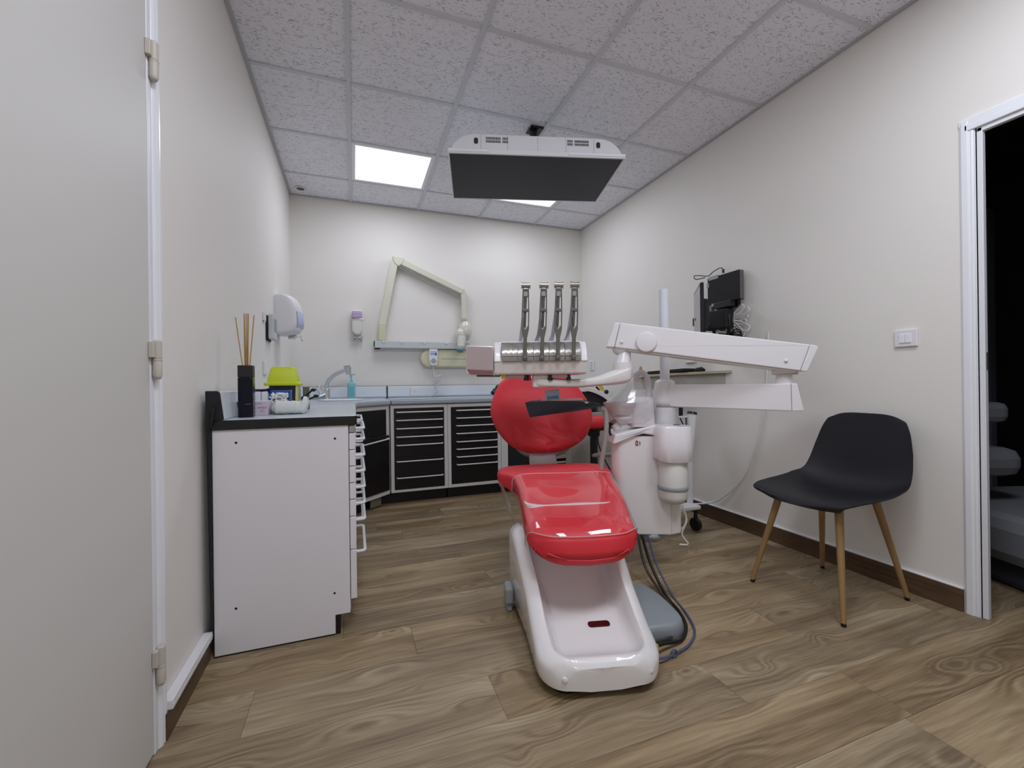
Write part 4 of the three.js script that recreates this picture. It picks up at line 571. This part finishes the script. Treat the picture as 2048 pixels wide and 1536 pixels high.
// ---------------------------------------------------------------- dental unit (local z towards the camera side)
const UNIT = thing('dental_unit', 'white dental unit with column, jointed arms, cup rinser and instrument console', 'dental unit', [1.523, 0, -1.839], -.3509);
{
  const t = UNIT;
  const body = part(t, 'cabinet_body', plan(rpoly([[-.296, -.03], [-.27, -.09], [-.012, -.104], [.052, -.075], [.058, .1], [-.25, .1]], [.04, .04, .004, .02, .03, .03]), .196, .69, .006), Ph(0xeeeaea, .22, { clearcoat: 1, clearcoatRoughness: .05 }));
  part(body, 'facet_seam', bare(-.013, -.0115, .2, .68, .1035, .1045), M.grey);
  part(body, 'emblem', [new THREE.TorusGeometry(.007, .0022, 8, 24).scale(.75, 1.5, 1).translate(-.178, .655, .0975), tube([[-.164, .664, .097], [-.162, .65, .097], [-.166, .645, .097]], .0018, 10, 6)], S(0x8a1c22, .4));
  const lidS = rpoly([[-.3, .655], [-.288, .7], [-.2, .722], [-.09, .745], [.0, .742], [.082, .734], [.082, .686], [-.055, .688], [-.15, .702], [-.278, .668]], [.003, .004, .004, .006, .01, .01, .004, .004, .004, .003]);
  part(t, 'lid', extr(lidS, .215, .008).translate(0, 0, -.105), M.unit);
  part(t, 'lid_seam', bare(-.0865, -.085, .69, .744, .109, .1105), M.grey);
  part(t, 'underbody', lathe([[0, .14], [.05, .14], [.085, .165], [.1, .2], [0, .2]], -.09, 0, 0), M.grey);
  part(t, 'filter_cover', skin([[.088, .578], [.091, .582], [.088, .65], [.084, .735], [.078, .744]].map(([r, y]) => { const o = []; for (let i = 0; i < 48; i++) { const a = i / 48 * Math.PI * 2, c = Math.cos(a), s = Math.sin(a); o.push([-.011 + Math.sign(c) * Math.pow(Math.abs(c), .75) * r, y + (s > 0 && y < .6 ? -.014 * s + .008 : 0) , .125 + Math.sign(s) * Math.pow(Math.abs(s), .75) * r * .9]); } return o; }), { cap0: true, cap1: true, crease: .8, flip: true }), M.unit);
  part(t, 'cover_button', lathe([[0, 0], [.016, 0], [.016, .003], [0, .004]], .02, .7435, .1, 24), M.greyDark);
  part(t, 'filter_cup', lathe([[0, .368], [.05, .368], [.064, .385], [.067, .4], [.0685, .432], [.0695, .58], [0, .58]], -.011, 0, .125), M.cyl);
  part(t, 'cup_ring', lathe([[.0665, .43], [.0715, .432], [.0725, .441], [.0715, .449], [.067, .452]], -.011, 0, .125), M.grey);
  part(t, 'column', [lathe([[0, .735], [.066, .735], [.0655, .828], [.064, .83], [0, .83]]), lathe([[.0, .832], [.0665, .832], [.0635, .86], [.05, .952], [.046, .964], [.03, .972], [0, .972]])], M.unit);
  part(t, 'light_pole', lathe([[0, .96], [.0238, .96], [.0238, 1.44], [.022, 1.443], [0, 1.443]]), M.pole);
  // lower arm
  const along = (ax, az, bx, bz) => { const L = Math.hypot(bx - ax, bz - az), ry = Math.atan2(-(bz - az), bx - ax); return { L, put: g => g.rotateY(ry).translate(ax, 0, az) }; };
  { const A = along(.0, .012, .5, .29), e = .012, D = .09;
    const a = part(t, 'lower_arm', [A.put(extr(rpoly([[.012, .834], [A.L - .026, .82], [A.L - .028, .945], [.03, .945], [.008, .9]], .006), D, .005, 3).translate(0, 0, -D / 2)), cyl([0, .834, 0], [0, .944, 0], .058, .05)], M.unit);
    part(a, 'end_cap', A.put(extr(rpoly([[A.L - .025, .82], [A.L + .02, .822], [A.L - .004, .945], [A.L - .027, .945]], .006), D, .004, 3).translate(0, 0, -D / 2)), M.unit); }
  part(t, 'elbow_post', [cyl([.452, .944, .27], [.452, 1.005, .272], .036, .032), lathe([[0, 0], [.05, 0], [.055, .02], [.05, .03], [0, .03]], .455, .985, .272)], M.unit);
  { const A = along(-.336, .15, .52, .3), D = .1, x = u => (u + .336) / (.52 + .336) * A.L, z0 = -D / 2;
    const a = part(t, 'upper_arm', A.put(extr(rpoly([[x(-.3), 1.126], [x(.488), 1.0], [x(.528), 1.116], [x(-.272), 1.242]], .006), D, .005, 3).translate(0, 0, z0)), M.unit);
    part(a, 'end_cap', A.put(extr(rpoly([[x(.49), .9995], [x(.515), .997], [x(.562), 1.104], [x(.55), 1.112], [x(.53), 1.1155]], .005), D, .004, 3).translate(0, 0, z0)), M.unit);
    part(a, 'end_cap', A.put(extr(rpoly([[x(-.338), 1.13], [x(-.302), 1.1262], [x(-.274), 1.2422], [x(-.298), 1.244]], .006), D, .004, 3).translate(0, 0, z0)), M.unit);
    part(a, 'under_cover', A.put(extr(rpoly([[x(-.24), 1.108], [x(.47), .995], [x(.472), 1.003], [x(-.24), 1.117]], .003), D - .016, .003).translate(0, 0, z0 + .008)), M.unitWarm);
    part(a, 'spring_disc', A.put(lathe([[0, 0], [.047, 0], [.047, .009], [.042, .014], [0, .015]], 0, 0, 0, 40).rotateX(Math.PI / 2).translate(x(-.158), 1.146, D / 2 - .001)), M.unit);
    for (const [u, y] of [[-.268, 1.15], [.43, 1.046]]) part(a, 'screw_cap', A.put(lathe([[0, 0], [.0085, 0], [.007, .005], [0, .006]], 0, 0, 0, 20).rotateX(Math.PI / 2).translate(x(u), y, D / 2 - .0005)), M.white); }
  part(t, 'wrist_joint', [ball(-.262, 1.12, .16, .05, .95, .62, .85), cyl([-.252, 1.1, .165], [-.266, 1.035, .18], .031, .034)], M.unit);
  { // swept arm to the console
    const c = new THREE.CatmullRomCurve3([V(-.235, 1.0, .19), V(-.3, .985, .2), V(-.4, .966, .24), V(-.52, .957, .285), V(-.64, .962, .3), V(-.7, .968, .3)], false, 'centripetal'), rows = [];
    for (let j = 0; j <= 40; j++) { const u = j / 40, p = c.getPointAt(u), T = c.getTangentAt(u), n = V(-T.z, 0, T.x).normalize(), hh = lerp(.04, .02, ss(0, .45, u)) + .004 * ss(.7, 1, u), ww = lerp(.045, .035, u), k = j === 0 || j === 40 ? .7 : j === 1 || j === 39 ? .92 : 1, r = []; for (let i = 0; i < 24; i++) { const a = i / 24 * Math.PI * 2, C = Math.cos(a), Sn = Math.sin(a); const w = Math.sign(C) * Math.pow(Math.abs(C), .6) * ww * k; r.push([p.x + n.x * w, p.y + Math.sign(Sn) * Math.pow(Math.abs(Sn), .6) * hh * k, p.z + n.z * w]); } rows.push(r); }
    part(t, 'console_arm', [skin(rows, { cap0: true, cap1: true }), cyl([-.266, 1.05, .18], [-.265, 1.0, .185], .046, .048)], M.unitWarm);
    part(t, 'console_pivot', bxx(-.706, -.628, .94, .998, .255, .33, .008), M.unitWarm);
  }
  // instrument console
  const cz = .35, k = part(t, 'console', extr(rpoly([[-.36, .998], [-.1, .998], [-.085, 1.01], [-.09, 1.135], [-.11, 1.143], [-.325, 1.143], [-.35, 1.09], [-.372, 1.052]], [.012, .02, .01, .01, .01, .02, .01, .01]), .402, .004).rotateY(Math.PI / 2).translate(-.874, 0, 0), M.unitWarm);
  const sideS = rpoly([[-.09, 1.0], [-.09, 1.144], [-.33, 1.146], [-.362, 1.1], [-.378, 1.055], [-.366, 1.05]], [.01, .01, .02, .03, .01, .004]);
  part(k, 'end_cheek', extr(sideS, .03, .008, 3).rotateY(Math.PI / 2).translate(-.497, 0, 0), M.unit);
  part(k, 'end_cheek', extr(sideS, .034, .008, 3).rotateY(Math.PI / 2).translate(-.876, 0, 0), M.unit);
  part(k, 'top_edge', bxx(-.845, -.495, 1.14, 1.148, .12, .33, .003), M.unit);
  const x0 = -.841, sw = .0688;
  for (let i = 0; i < 5; i++) {
    const a = x0 + i * sw + .0008, b = x0 + (i + 1) * sw - .0008, P = [[1.078, .379], [1.09, .3785], [1.104, .373], [1.118, .363], [1.13, .349], [1.139, .334]], g = [];
    const sk = (pts, u0, u1) => skin([...pts.map(([y, z]) => [[u0, y, z], [u1, y, z]]), ...pts.slice().reverse().map(([y, z]) => [[u0, y - .004, z - .012], [u1, y - .004, z - .012]])].map(r => r), { closed: false, crease: .5, flip: true });
    const q = (b - a) / 3.0; for (let m = 0; m < 3; m++) g.push(sk(P, a + m * q + .0004, a + (m + 1) * q - .0004));
    part(k, 'instrument_cradle', g, S(0xb5b1aa, .32, { metalness: .55 }));
    part(k, 'cradle_tray', bxx(a, b, 1.056, 1.0745, .366, .381, .002), S(0x9a958e, .35, { metalness: .5 }));
  }
  const sc = part(t, 'side_panel_box', extr(rpoly([[-.997, 1.002], [-.88, .998], [-.878, 1.124], [-.997, 1.128]], [.016, .004, .006, .008]), .13, .005).translate(0, 0, .245), M.unit);
  part(sc, 'mirror_front', extr(rpoly([[-.9945, 1.024], [-.8795, 1.018], [-.8795, 1.12], [-.9945, 1.125]], .005), .003, .0008).translate(0, 0, .3745), M.mirror);
  part(sc, 'dark_strip', extr(rpoly([[-.981, 1.003], [-.8795, 1.0], [-.8795, 1.0175], [-.994, 1.0235]], [.01, .003, .002, .004]), .0028, .0008).translate(0, 0, .3745), M.pinkStrip);
  part(sc, 'clear_latch', [rb(.012, .016, .01, -.874, 1.004, .37, .003), rb(.02, .006, .012, -.862, 1.0, .365, .002)], M.clear);
  part(k, 'grip_bar', cyl([-.955, .996, .33], [-.85, .994, .33], .004), M.greyDark); for (const [a, b] of [[-.845, -.735], [-.625, -.545]]) part(k, 'grip_rail', bxx(a, b, .982, .997, .3, .34, .002), M.mirror);
  part(k, 'yellow_tab', bxx(-.845, -.825, .981, .999, .325, .345, .002), M.yellow);
  for (const [x, m, w] of [[-.735, M.black, .01], [-.72, M.redPart, .007], [-.628, M.black, .01], [-.546, M.navy, .009]]) part(k, 'hose_plug', [cyl([x, .972, .335], [x, .997, .335], w, w * .9, 16), cyl([x, .978, .335], [x, .984, .335], w * 1.25, w * 1.25, 16)], m);
  // four instrument whips
  [[-.741, -.733], [-.668, -.655], [-.599, -.591], [-.531, -.522]].forEach(([xb, xt], i) => {
    const R = Math.atan2(-(xt - xb), .32), zz = .392, put = g => g.rotateZ(R).translate(xb, 1.068, zz);
    const s = new THREE.Shape(); [[-.0085, 0], [.0085, 0], [.0078, .085], [.016, .126], [.0165, .2], [.0135, .3], [-.0135, .3], [-.0165, .2], [-.016, .126], [-.0078, .085]].forEach((p, j) => j ? s.lineTo(...p) : s.moveTo(...p));
    for (const pts of [[[-.0115, .2], [-.0115, .142], [0, .124], [.0115, .142], [.0115, .2]], [[-.0112, .213], [.0112, .213], [.0095, .29], [-.0095, .29]]]) { const h = new THREE.Path(); pts.forEach((p, j) => j ? h.lineTo(...p) : h.moveTo(...p)); h.closePath(); s.holes.push(h); }
    const w = part(k, 'instrument_whip', [put(extr(s, .012, .002).translate(0, 0, -.006)), put(rb(.02, .02, .02, 0, .0, .002, .006))], M.greyDark);
    part(w, 'roller', [put(cyl([-.018, .315, -.004], [.018, .315, -.004], .012)), put(cyl([-.0195, .315, -.004], [-.0165, .315, -.004], .0155)), put(cyl([.0165, .315, -.004], [.0195, .315, -.004], .0155)), put(rb(.024, .04, .014, 0, .285, -.006, .004))], M.steel);
    const tx = xt, path = [[tx, 1.385, zz - .016], [tx - .002, 1.34, zz - .025], [tx - .012, 1.24, zz - .06], [tx - .025, 1.15, zz - .1], [tx - .03, 1.12, zz - .12]];
    const c = new THREE.CatmullRomCurve3(path.map(p => V(...p))), rows = []; for (let j = 0; j <= 24; j++) { const p = c.getPointAt(j / 24); rows.push([[p.x - .0085, p.y, p.z], [p.x, p.y, p.z + .004], [p.x + .0085, p.y, p.z], [p.x, p.y, p.z - .004]]); }
    part(w, 'hose', skin(rows, { cap0: true, cap1: true, crease: .9 }), M.hose);
    if (i) { const p2 = [[tx + .004, 1.385, zz - .012], [tx + .001, 1.33, zz - .02], [tx - .004, 1.26, zz - .03], [tx - .02, 1.19, zz - .07], [tx - .048, 1.12, zz - .14]];
    part(w, 'hose', tube(p2, .0048, 30, 8), i % 2 ? M.grey : M.hose); }
    part(w, 'inner_hose', tube([[tx, 1.385, zz - .01], [tx - .002, 1.34, zz - .008], [tx - .005, 1.25, zz - .006], [tx - .008, 1.2, zz - .012]], .0055, 20, 8), M.hoseDark);
  });
  // cup rinser
  part(t, 'rinser_tower', skin([[.06, .736], [.058, .8], [.056, .868], [.052, .88], [.044, .886]].map(([w, y]) => rpoly([[-w, -w], [w, -w], [w, w], [-w, w]], .03).getPoints(6).map(p => [p.x - .142, y, p.y + .045])), { cap0: true, cap1: true, crease: .7, flip: true }), S(0xded9de, .3));
  part(t, 'spittoon_bowl', [lathe([[0, .79], [.03, .79], [.055, .805], [.075, .84], [.08, .858], [.076, .859], [.07, .842], [.05, .812], [0, .8]], -.243, 0, .06), lathe([[0, .75], [.03, .752], [.046, .772], [.05, .788], [0, .788]], -.235, 0, .06), bxx(-.24, -.15, .75, .84, .02, .09, .01)], S(0xd8d0d6, .3));
  part(t, 'water_spout', tube([[-.102, .878, .045], [-.1, .93, .045], [-.108, .985, .046], [-.135, 1.01, .048], [-.162, 1.0, .05], [-.172, .975, .05]], .0135, 40, 14), S(0xe0dce2, .25));
  { const rows = [], base = smoothClosed([[-.325, .06], [-.29, .13], [-.2, .14], [-.13, .11], [-.11, .06], [-.13, .0], [-.2, -.02], [-.29, .0]], 40);
    for (let j = 0; j <= 14; j++) { const u = j / 14; rows.push(base.map(([x, z], i) => { const n = .006 * (fbm(i * .7, u * 5 + 2, 2) - .5) * (1 - u * .6), k = 1 - u * .93; return [-.15 + (x + .15) * k + n, lerp(.858 - (x + .325) * .15 * 0, 1.0, u) + n, .055 + (z - .055) * k + n]; })); }
    part(t, 'rinser_film', skin(rows, { crease: .5, flip: true }), M.filmHazy); }
  part(t, 'rinser_skirt_film', (() => { const base = smoothClosed([[-.332, .06], [-.295, .135], [-.2, .125], [-.08, .108], [-.075, .0], [-.13, -.02], [-.29, -.015]], 60); const rows = []; for (let j = 0; j <= 10; j++) { const u = j / 10; rows.push(base.map(([x, z], i) => { const n = .012 * (fbm(i * .8 + 3, u * 4, 2) - .5), k = 1 - .22 * u; return [-.2 + (x + .2) * k + n, lerp(.86, .755, u) + n * .5, .055 + (z - .055) * k + n]; })); } return skin(rows, { crease: .5, flip: true }); })(), M.filmHazy);
  // suction handpiece and tray support
  part(t, 'suction_handpiece', [cyl([-.31, .8, .03], [-.262, .72, .06], .018, .021), cyl([-.318, .83, .025], [-.308, .796, .032], .013, .016)], M.white);
  part(t, 'suction_clamp', [cyl([-.287, .764, .044], [-.277, .747, .05], .025, .026), tube([[-.29, .755, .045], [-.303, .72, .05], [-.3, .69, .06]], .006, 16)], M.black);
  part(t, 'suction_hose', tube([[-.3, .74, .0], [-.335, .71, -.03], [-.345, .65, -.04], [-.325, .58, -.03], [-.29, .5, 0]], .0035, 40), M.cableBlack);
  part(t, 'tray_support', tube([[-.372, .835, .165], [-.352, .826, .155], [-.342, .79, .15], [-.341, .74, .15], [-.348, .66, .14], [-.36, .56, .12], [-.36, .42, .1], [-.3, .33, .06]], .0115, 60), S(0xa6a5a2, .4));
  part(t, 'tray_joint', [cyl([-.376, .818, .17], [-.376, .84, .17], .014), ball(-.36, .832, .16, .013)], M.clear);
  part(t, 'rear_cable', [tube([[.06, .33, .06], [.085, .25, .05], [.06, .18, .05], [.09, .13, .05], [.05, .125, .04]], .004, 40), tube([[.06, .3, .05], [.08, .28, .05], [.07, .22, .05], [.0, .17, .02]], .004, 40)], M.cableWhite);
}
{ // chair arm rest seen beside the unit, belongs to the chair
  const t = CHAIR; UNIT.updateWorldMatrix(true, true);
  const un = g => g.applyMatrix4(UNIT.matrixWorld);
  const a = part(t, 'arm_rest', un(skin([[-.356, .006, .553], [-.34, .011, .555], [-.3, .0115, .557], [-.24, .0115, .5585], [-.215, .008, .559]].map(([x, hh, y], j) => { const o = []; for (let i = 0; i < 20; i++) { const A = i / 20 * Math.PI * 2; o.push([x, y + Math.sin(A) * hh, -.15 + Math.cos(A) * (j === 0 ? .015 : .03)]); } return o; }), { cap0: true, cap1: true })), M.padGrey, true);
  part(a, 'arm_post', un(cyl([-.258, .55, -.15], [-.247, .42, -.14], .0115, .0115)), M.white, true);
}
{ // instrument tray with black napkin and packet
  const t = thing('instrument_tray', 'small tray draped with a dark paper napkin, held over the red backrest', 'tray', [1.523, 0, -1.839], -.3509);
  part(t, 'tray', rb(.24, .008, .16, -.57, .868, .21, .003), M.steel);
  const rows = [], N = 16, L = [[-.74, .8735], [-.379, .856]], Bt = [[-.72, .808], [-.5, .83]];
  for (let j = 0; j <= 14; j++) { const r = []; for (let i = 0; i <= N; i++) { const u = i / N; let x, y, z; if (j <= 6) { const v = j / 6; x = lerp(lerp(-.69, -.74, v), lerp(-.44, -.379, v), u); y = .8755 + .002 * Math.sin(u * 9 + v * 5) - .0175 * ss(.75, 1, u) * v; z = lerp(.12, .298, v) - .09 * v * ss(.7, 1, u); } else { const v = (j - 6) / 8; const tx = lerp(-.74, -.379, u), ty = lerp(.8735, .856, u), bx = lerp(-.72, -.38, u), by = lerp(.806, .846, Math.min(1, u * 1.02)); x = lerp(tx, bx, v); y = lerp(ty + .002 * Math.sin(u * 9 + 5), by, v); z = .298 - .09 * ss(.7, 1, u) + .006 * Math.sin(v * 2 + u * 6) * v; } r.push([x, y, z]); } rows.push(r); }
  part(t, 'napkin', skin(rows, { closed: false, crease: .5 }), M.napkin);
  const g = thing('glass_dish', 'low clear glass dish on the napkin-covered tray', 'dish', [1.523, 0, -1.839], -.3509);
  part(g, 'rim', [bxx(-.665, -.475, .8775, .8795, .15, .27, .0008)], M.clear); part(g, 'wall', [bxx(-.667, -.473, .8785, .888, .269, .272, .001), bxx(-.667, -.473, .8785, .888, .148, .151, .001), bxx(-.668, -.665, .8785, .888, .148, .272, .001), bxx(-.475, -.472, .8785, .888, .148, .272, .001)], M.clear);
  const p = thing('sterile_packet', 'small blue and silver packet leaning upright in the glass dish', 'packet', [1.523, 0, -1.839], -.3509);
  part(p, 'pouch', bxx(-.034, .034, 0, .046, -.004, .004, .003).rotateX(-.25).rotateZ(.1).translate(-.603, .8795, .2), M.foil); part(p, 'top_seal', bxx(-.036, .036, .042, .05, -.003, .003, .002).rotateX(-.25).rotateZ(.1).translate(-.603, .8795, .2), S(0xd8dde0, .4)); part(p, 'contents', bxx(-.028, .026, .002, .018, .003, .007, .003).rotateX(-.25).rotateZ(.1).translate(-.603, .8795, .2), S(0x6fa4d0, .4));
}
// ---------------------------------------------------------------- black shell chair by the right wall
{
  const t = thing('shell_chair', 'black moulded shell chair with four tapered wooden legs by right wall', 'chair', [2.005, 0, -1.342], -Math.PI / 2); // local -z faces... front = world -x
  // local: f = forward (world -x), w = across (world z); built in world metres around the base point
  const prof = [[.235, .425], [.225, .442], [.17, .45], [.08, .446], [-.02, .438], [-.1, .438], [-.16, .452], [-.2, .49], [-.222, .55], [-.238, .63], [-.252, .71], [-.262, .775], [-.266, .8]];
  const wid = [.17, .2, .225, .238, .242, .24, .234, .228, .22, .208, .19, .165, .14], curl = [.0, .006, .014, .024, .038, .05, .05, .04, .026, .016, .01, .005, .002];
  const C = new THREE.CatmullRomCurve3(prof.map(p => V(p[0], p[1], 0))), n = 44, top = [], bot = [];
  for (let j = 0; j <= n; j++) {
    const u = j / n, k = u * (prof.length - 1), i0 = Math.min(prof.length - 2, Math.floor(k)), fr = k - i0, p = C.getPoint(u), T = C.getTangent(u), w = lerp(wid[i0], wid[i0 + 1], fr), cu = lerp(curl[i0], curl[i0 + 1], fr), N = V(-T.y, T.x, 0).multiplyScalar(-1), a = [], b = [];
    if (N.y < 0 && u < .3) N.multiplyScalar(-1);
    const up = V(T.y, -T.x, 0); if (up.y < 0) up.multiplyScalar(-1); const dir = u > .55 ? V(Math.abs(up.x), up.y, 0) : up;
    for (let i = 0; i <= 24; i++) { const q = i / 24 * 2 - 1, e = cu * Math.pow(Math.abs(q), 2.6) * 1.2, fx = p.x + dir.x * e + (u < .12 ? -.05 * Math.pow(Math.abs(q), 2.5) * (1 - u / .12) : 0), y = p.y + dir.y * e - (u > .86 ? .02 * Math.pow(Math.abs(q), 4) * ((u - .86) / .14) : 0); a.push([2.005 - fx, y, -1.342 + q * w]); b.push([2.005 - fx + dir.x * .007, y - dir.y * .007, -1.342 + q * w * .985]); }
    top.push(a); bot.push(b);
  }
  const ringRows = top.map((a, j) => a.concat(bot[j].slice().reverse()));
  part(t, 'seat_shell', skin(ringRows, { cap0: true, cap1: true, crease: 1.2, flip: true }), M.chairShell, true);
  part(t, 'under_plate', bxx(1.9, 2.1, .41, .43, -1.44, -1.24, .006), M.black, true);
  for (const [x, z] of [[1.776, -1.543], [2.231, -1.524], [1.773, -1.133], [2.241, -1.169]]) {
    const tx = lerp(x, 2.005, .42), tz = lerp(z, -1.342, .36), l = part(t, 'leg', cyl([x, .012, z], [tx, .43, tz], .0095, .016, 24), M.leg, true);
    part(l, 'foot_cap', cyl([x, 0, z], [x + (tx - x) * .03, .014, z + (tz - z) * .03], .0088, .0098, 20), M.black, true);
  }
}
// ---------------------------------------------------------------- things behind the dental chair
{
  const t = thing('operator_stool', 'red cushioned operator stool with a black column behind the dental chair', 'stool', [1.535, 0, -2.578]);
  part(t, 'cushion', lathe([[0, .652], [.1, .652], [.118, .664], [.125, .69], [.118, .716], [.1, .729], [0, .731]]).scale(1, 1, .9), M.red);
  part(t, 'seat_plate', [lathe([[0, .64], [.085, .64], [.09, .646], [.085, .652], [0, .652]]), tube([[.02, .645, .06], [.1, .642, .08], [.135, .64, .03], [.12, .642, -.03]], .006, 24)], M.black);
  part(t, 'column', [cyl([0, .1, 0], [0, .4, 0], .018), cyl([0, .4, 0], [0, .6, 0], .026), bxx(-.032, .032, .595, .642, -.03, .03, .006)], M.black);
  part(t, 'star_base', [0, 1, 2, 3, 4].map(i => { const a = i * Math.PI * .4 + .3; return cyl([0, .1, 0], [Math.cos(a) * .26, .062, Math.sin(a) * .26], .02, .013); }), M.black);
  for (let i = 0; i < 5; i++) { const a = i * Math.PI * .4 + .3; part(t, 'castor', cyl([Math.cos(a) * .26 - .012, .028, Math.sin(a) * .26], [Math.cos(a) * .26 + .012, .028, Math.sin(a) * .26], .028, .028, 20), M.black); }
  const c = thing('hooded_cart', 'white arched trolley with a black inside and yellow clip behind the backrest', 'trolley', [1.72, 0, -2.96], -.3509);
  const arch = new THREE.CatmullRomCurve3([V(-.14, .925, 0), V(-.02, .925, 0), V(.06, .9, 0), .0 || V(.14, .85, 0), V(.19, .78, 0), V(.205, .72, 0)]), rows = [];
  for (let j = 0; j <= 30; j++) { const p = arch.getPointAt(j / 30), T = arch.getTangentAt(j / 30), nx = -T.y, ny = T.x; rows.push([[p.x, p.y, .1], [p.x + nx * .004, p.y + ny * .004, .09], [p.x + nx * .004, p.y + ny * .004, -.2], [p.x - nx * .028, p.y - ny * .028, -.2], [p.x - nx * .028, p.y - ny * .028, .1]]); }
  part(c, 'hood', skin(rows, { cap0: true, cap1: true, crease: .5 }), M.unit);
  part(c, 'dark_inside', extr(rpoly([[-.14, .74], [.165, .74], [.15, .8], [.1, .855], [.04, .885], [-.14, .895]], .01), .22, .004).translate(0, 0, -.17), M.black);
  part(c, 'cabinet', bxx(-.16, .17, .06, .735, -.2, .06, .012), M.padGrey); part(c, 'inner_post', bxx(.125, .14, .74, .79, .03, .07, .003), M.white);
  part(c, 'yellow_clip', bxx(-.01, .016, -.03, .03, -.006, .006, .003).rotateZ(.5).translate(.092, .925, .02), M.yellow); part(c, 'knob', [ball(.135, .888, .02, .018), cyl([.06, .93, .0], [.085, .9, .0], .008)], M.black);
  part(c, 'wheel', [[-.13, .04], [.14, .04], [-.13, -.17], [.14, -.17]].map(([x, z]) => cyl([x - .01, .03, z], [x + .01, .03, z], .03, .03, 20)), M.black);
  const b = thing('black_appliance', 'black appliance with rounded knobs on the back worktop beside red backrest', 'appliance', [1.315, .852, -3.82]);
  part(b, 'body', rb(.24, .07, .16, .03, .036, 0, .02), M.black); part(b, 'knob', [ball(-.11, .03, .06, .03, 1.2, .8, 1)], M.black); part(b, 'knob', [ball(-.06, .075, .05, .032, 1.2, .9, 1)], M.black); part(b, 'knob', [ball(-.01, .09, .04, .03, 1.3, .8, 1)], M.black);
  const s = thing('instrument_stand', 'white rolling stand with a slanted post and black top behind dental unit', 'stand', [2.0, 0, -2.2]);
  part(s, 'post', [cyl([2.08, .12, -2.28], [2.095, .55, -2.3], .02), cyl([2.095, .5, -2.3], [2.125, .745, -2.3], .026, .03)], M.white, true);
  part(s, 'post_cap', [cyl([2.124, .742, -2.3], [2.127, .758, -2.3], .034, .028)], M.black, true);
  part(s, 'top_shelf', bxx(2.0, 2.13, .718, .73, -2.42, -2.31, .004), M.white, true);
  part(s, 'brace', [cyl([2.05, .718, -2.33], [2.075, .63, -2.3], .004), cyl([2.1, .718, -2.33], [2.075, .63, -2.3], .004)], M.black, true);
  part(s, 'base', [bxx(1.92, 2.1, .13, .158, -2.3, -2.2, .01)], M.white, true);
  for (const [x, z] of [[1.94, -2.27], [2.06, -2.21]]) part(s, 'castor', [cyl([x - .014, .04, z], [x + .014, .04, z], .04, .04, 20), cyl([x, .05, z], [x, .13, z], .012)], M.black, true);
  const e = thing('card_reader', 'small black box standing on the shelf of the white rolling stand', 'box', [2.05, .73, -2.37]);
  part(e, 'case', rb(.075, .055, .06, 0, .028, 0, .006), M.blackMatt); part(e, 'lead', tube([[-.035, .04, .02], [-.06, .06, .02], [-.07, .03, .03], [-.075, -.02, .035]], .004, 20), M.cableWhite);
}
const GROUPS = { ceiling_light: 'square ceiling light panels', file_folder: 'folders in the open cabinet', supply_box: 'white supply boxes behind the glove box', floor_hose: 'hoses on the floor by the dental unit', upstand: 'white upstands behind the worktops', wall_socket: 'white socket and switch plates on the walls', drawer_cabinet: 'drawer cabinets under the worktops' };
for (const o of scene.children) { const g = GROUPS[o.name.replace(/_\d{3}$/, '')]; if (g && !o.userData.group) o.userData.group = g; }
renderer.render(scene, camera);
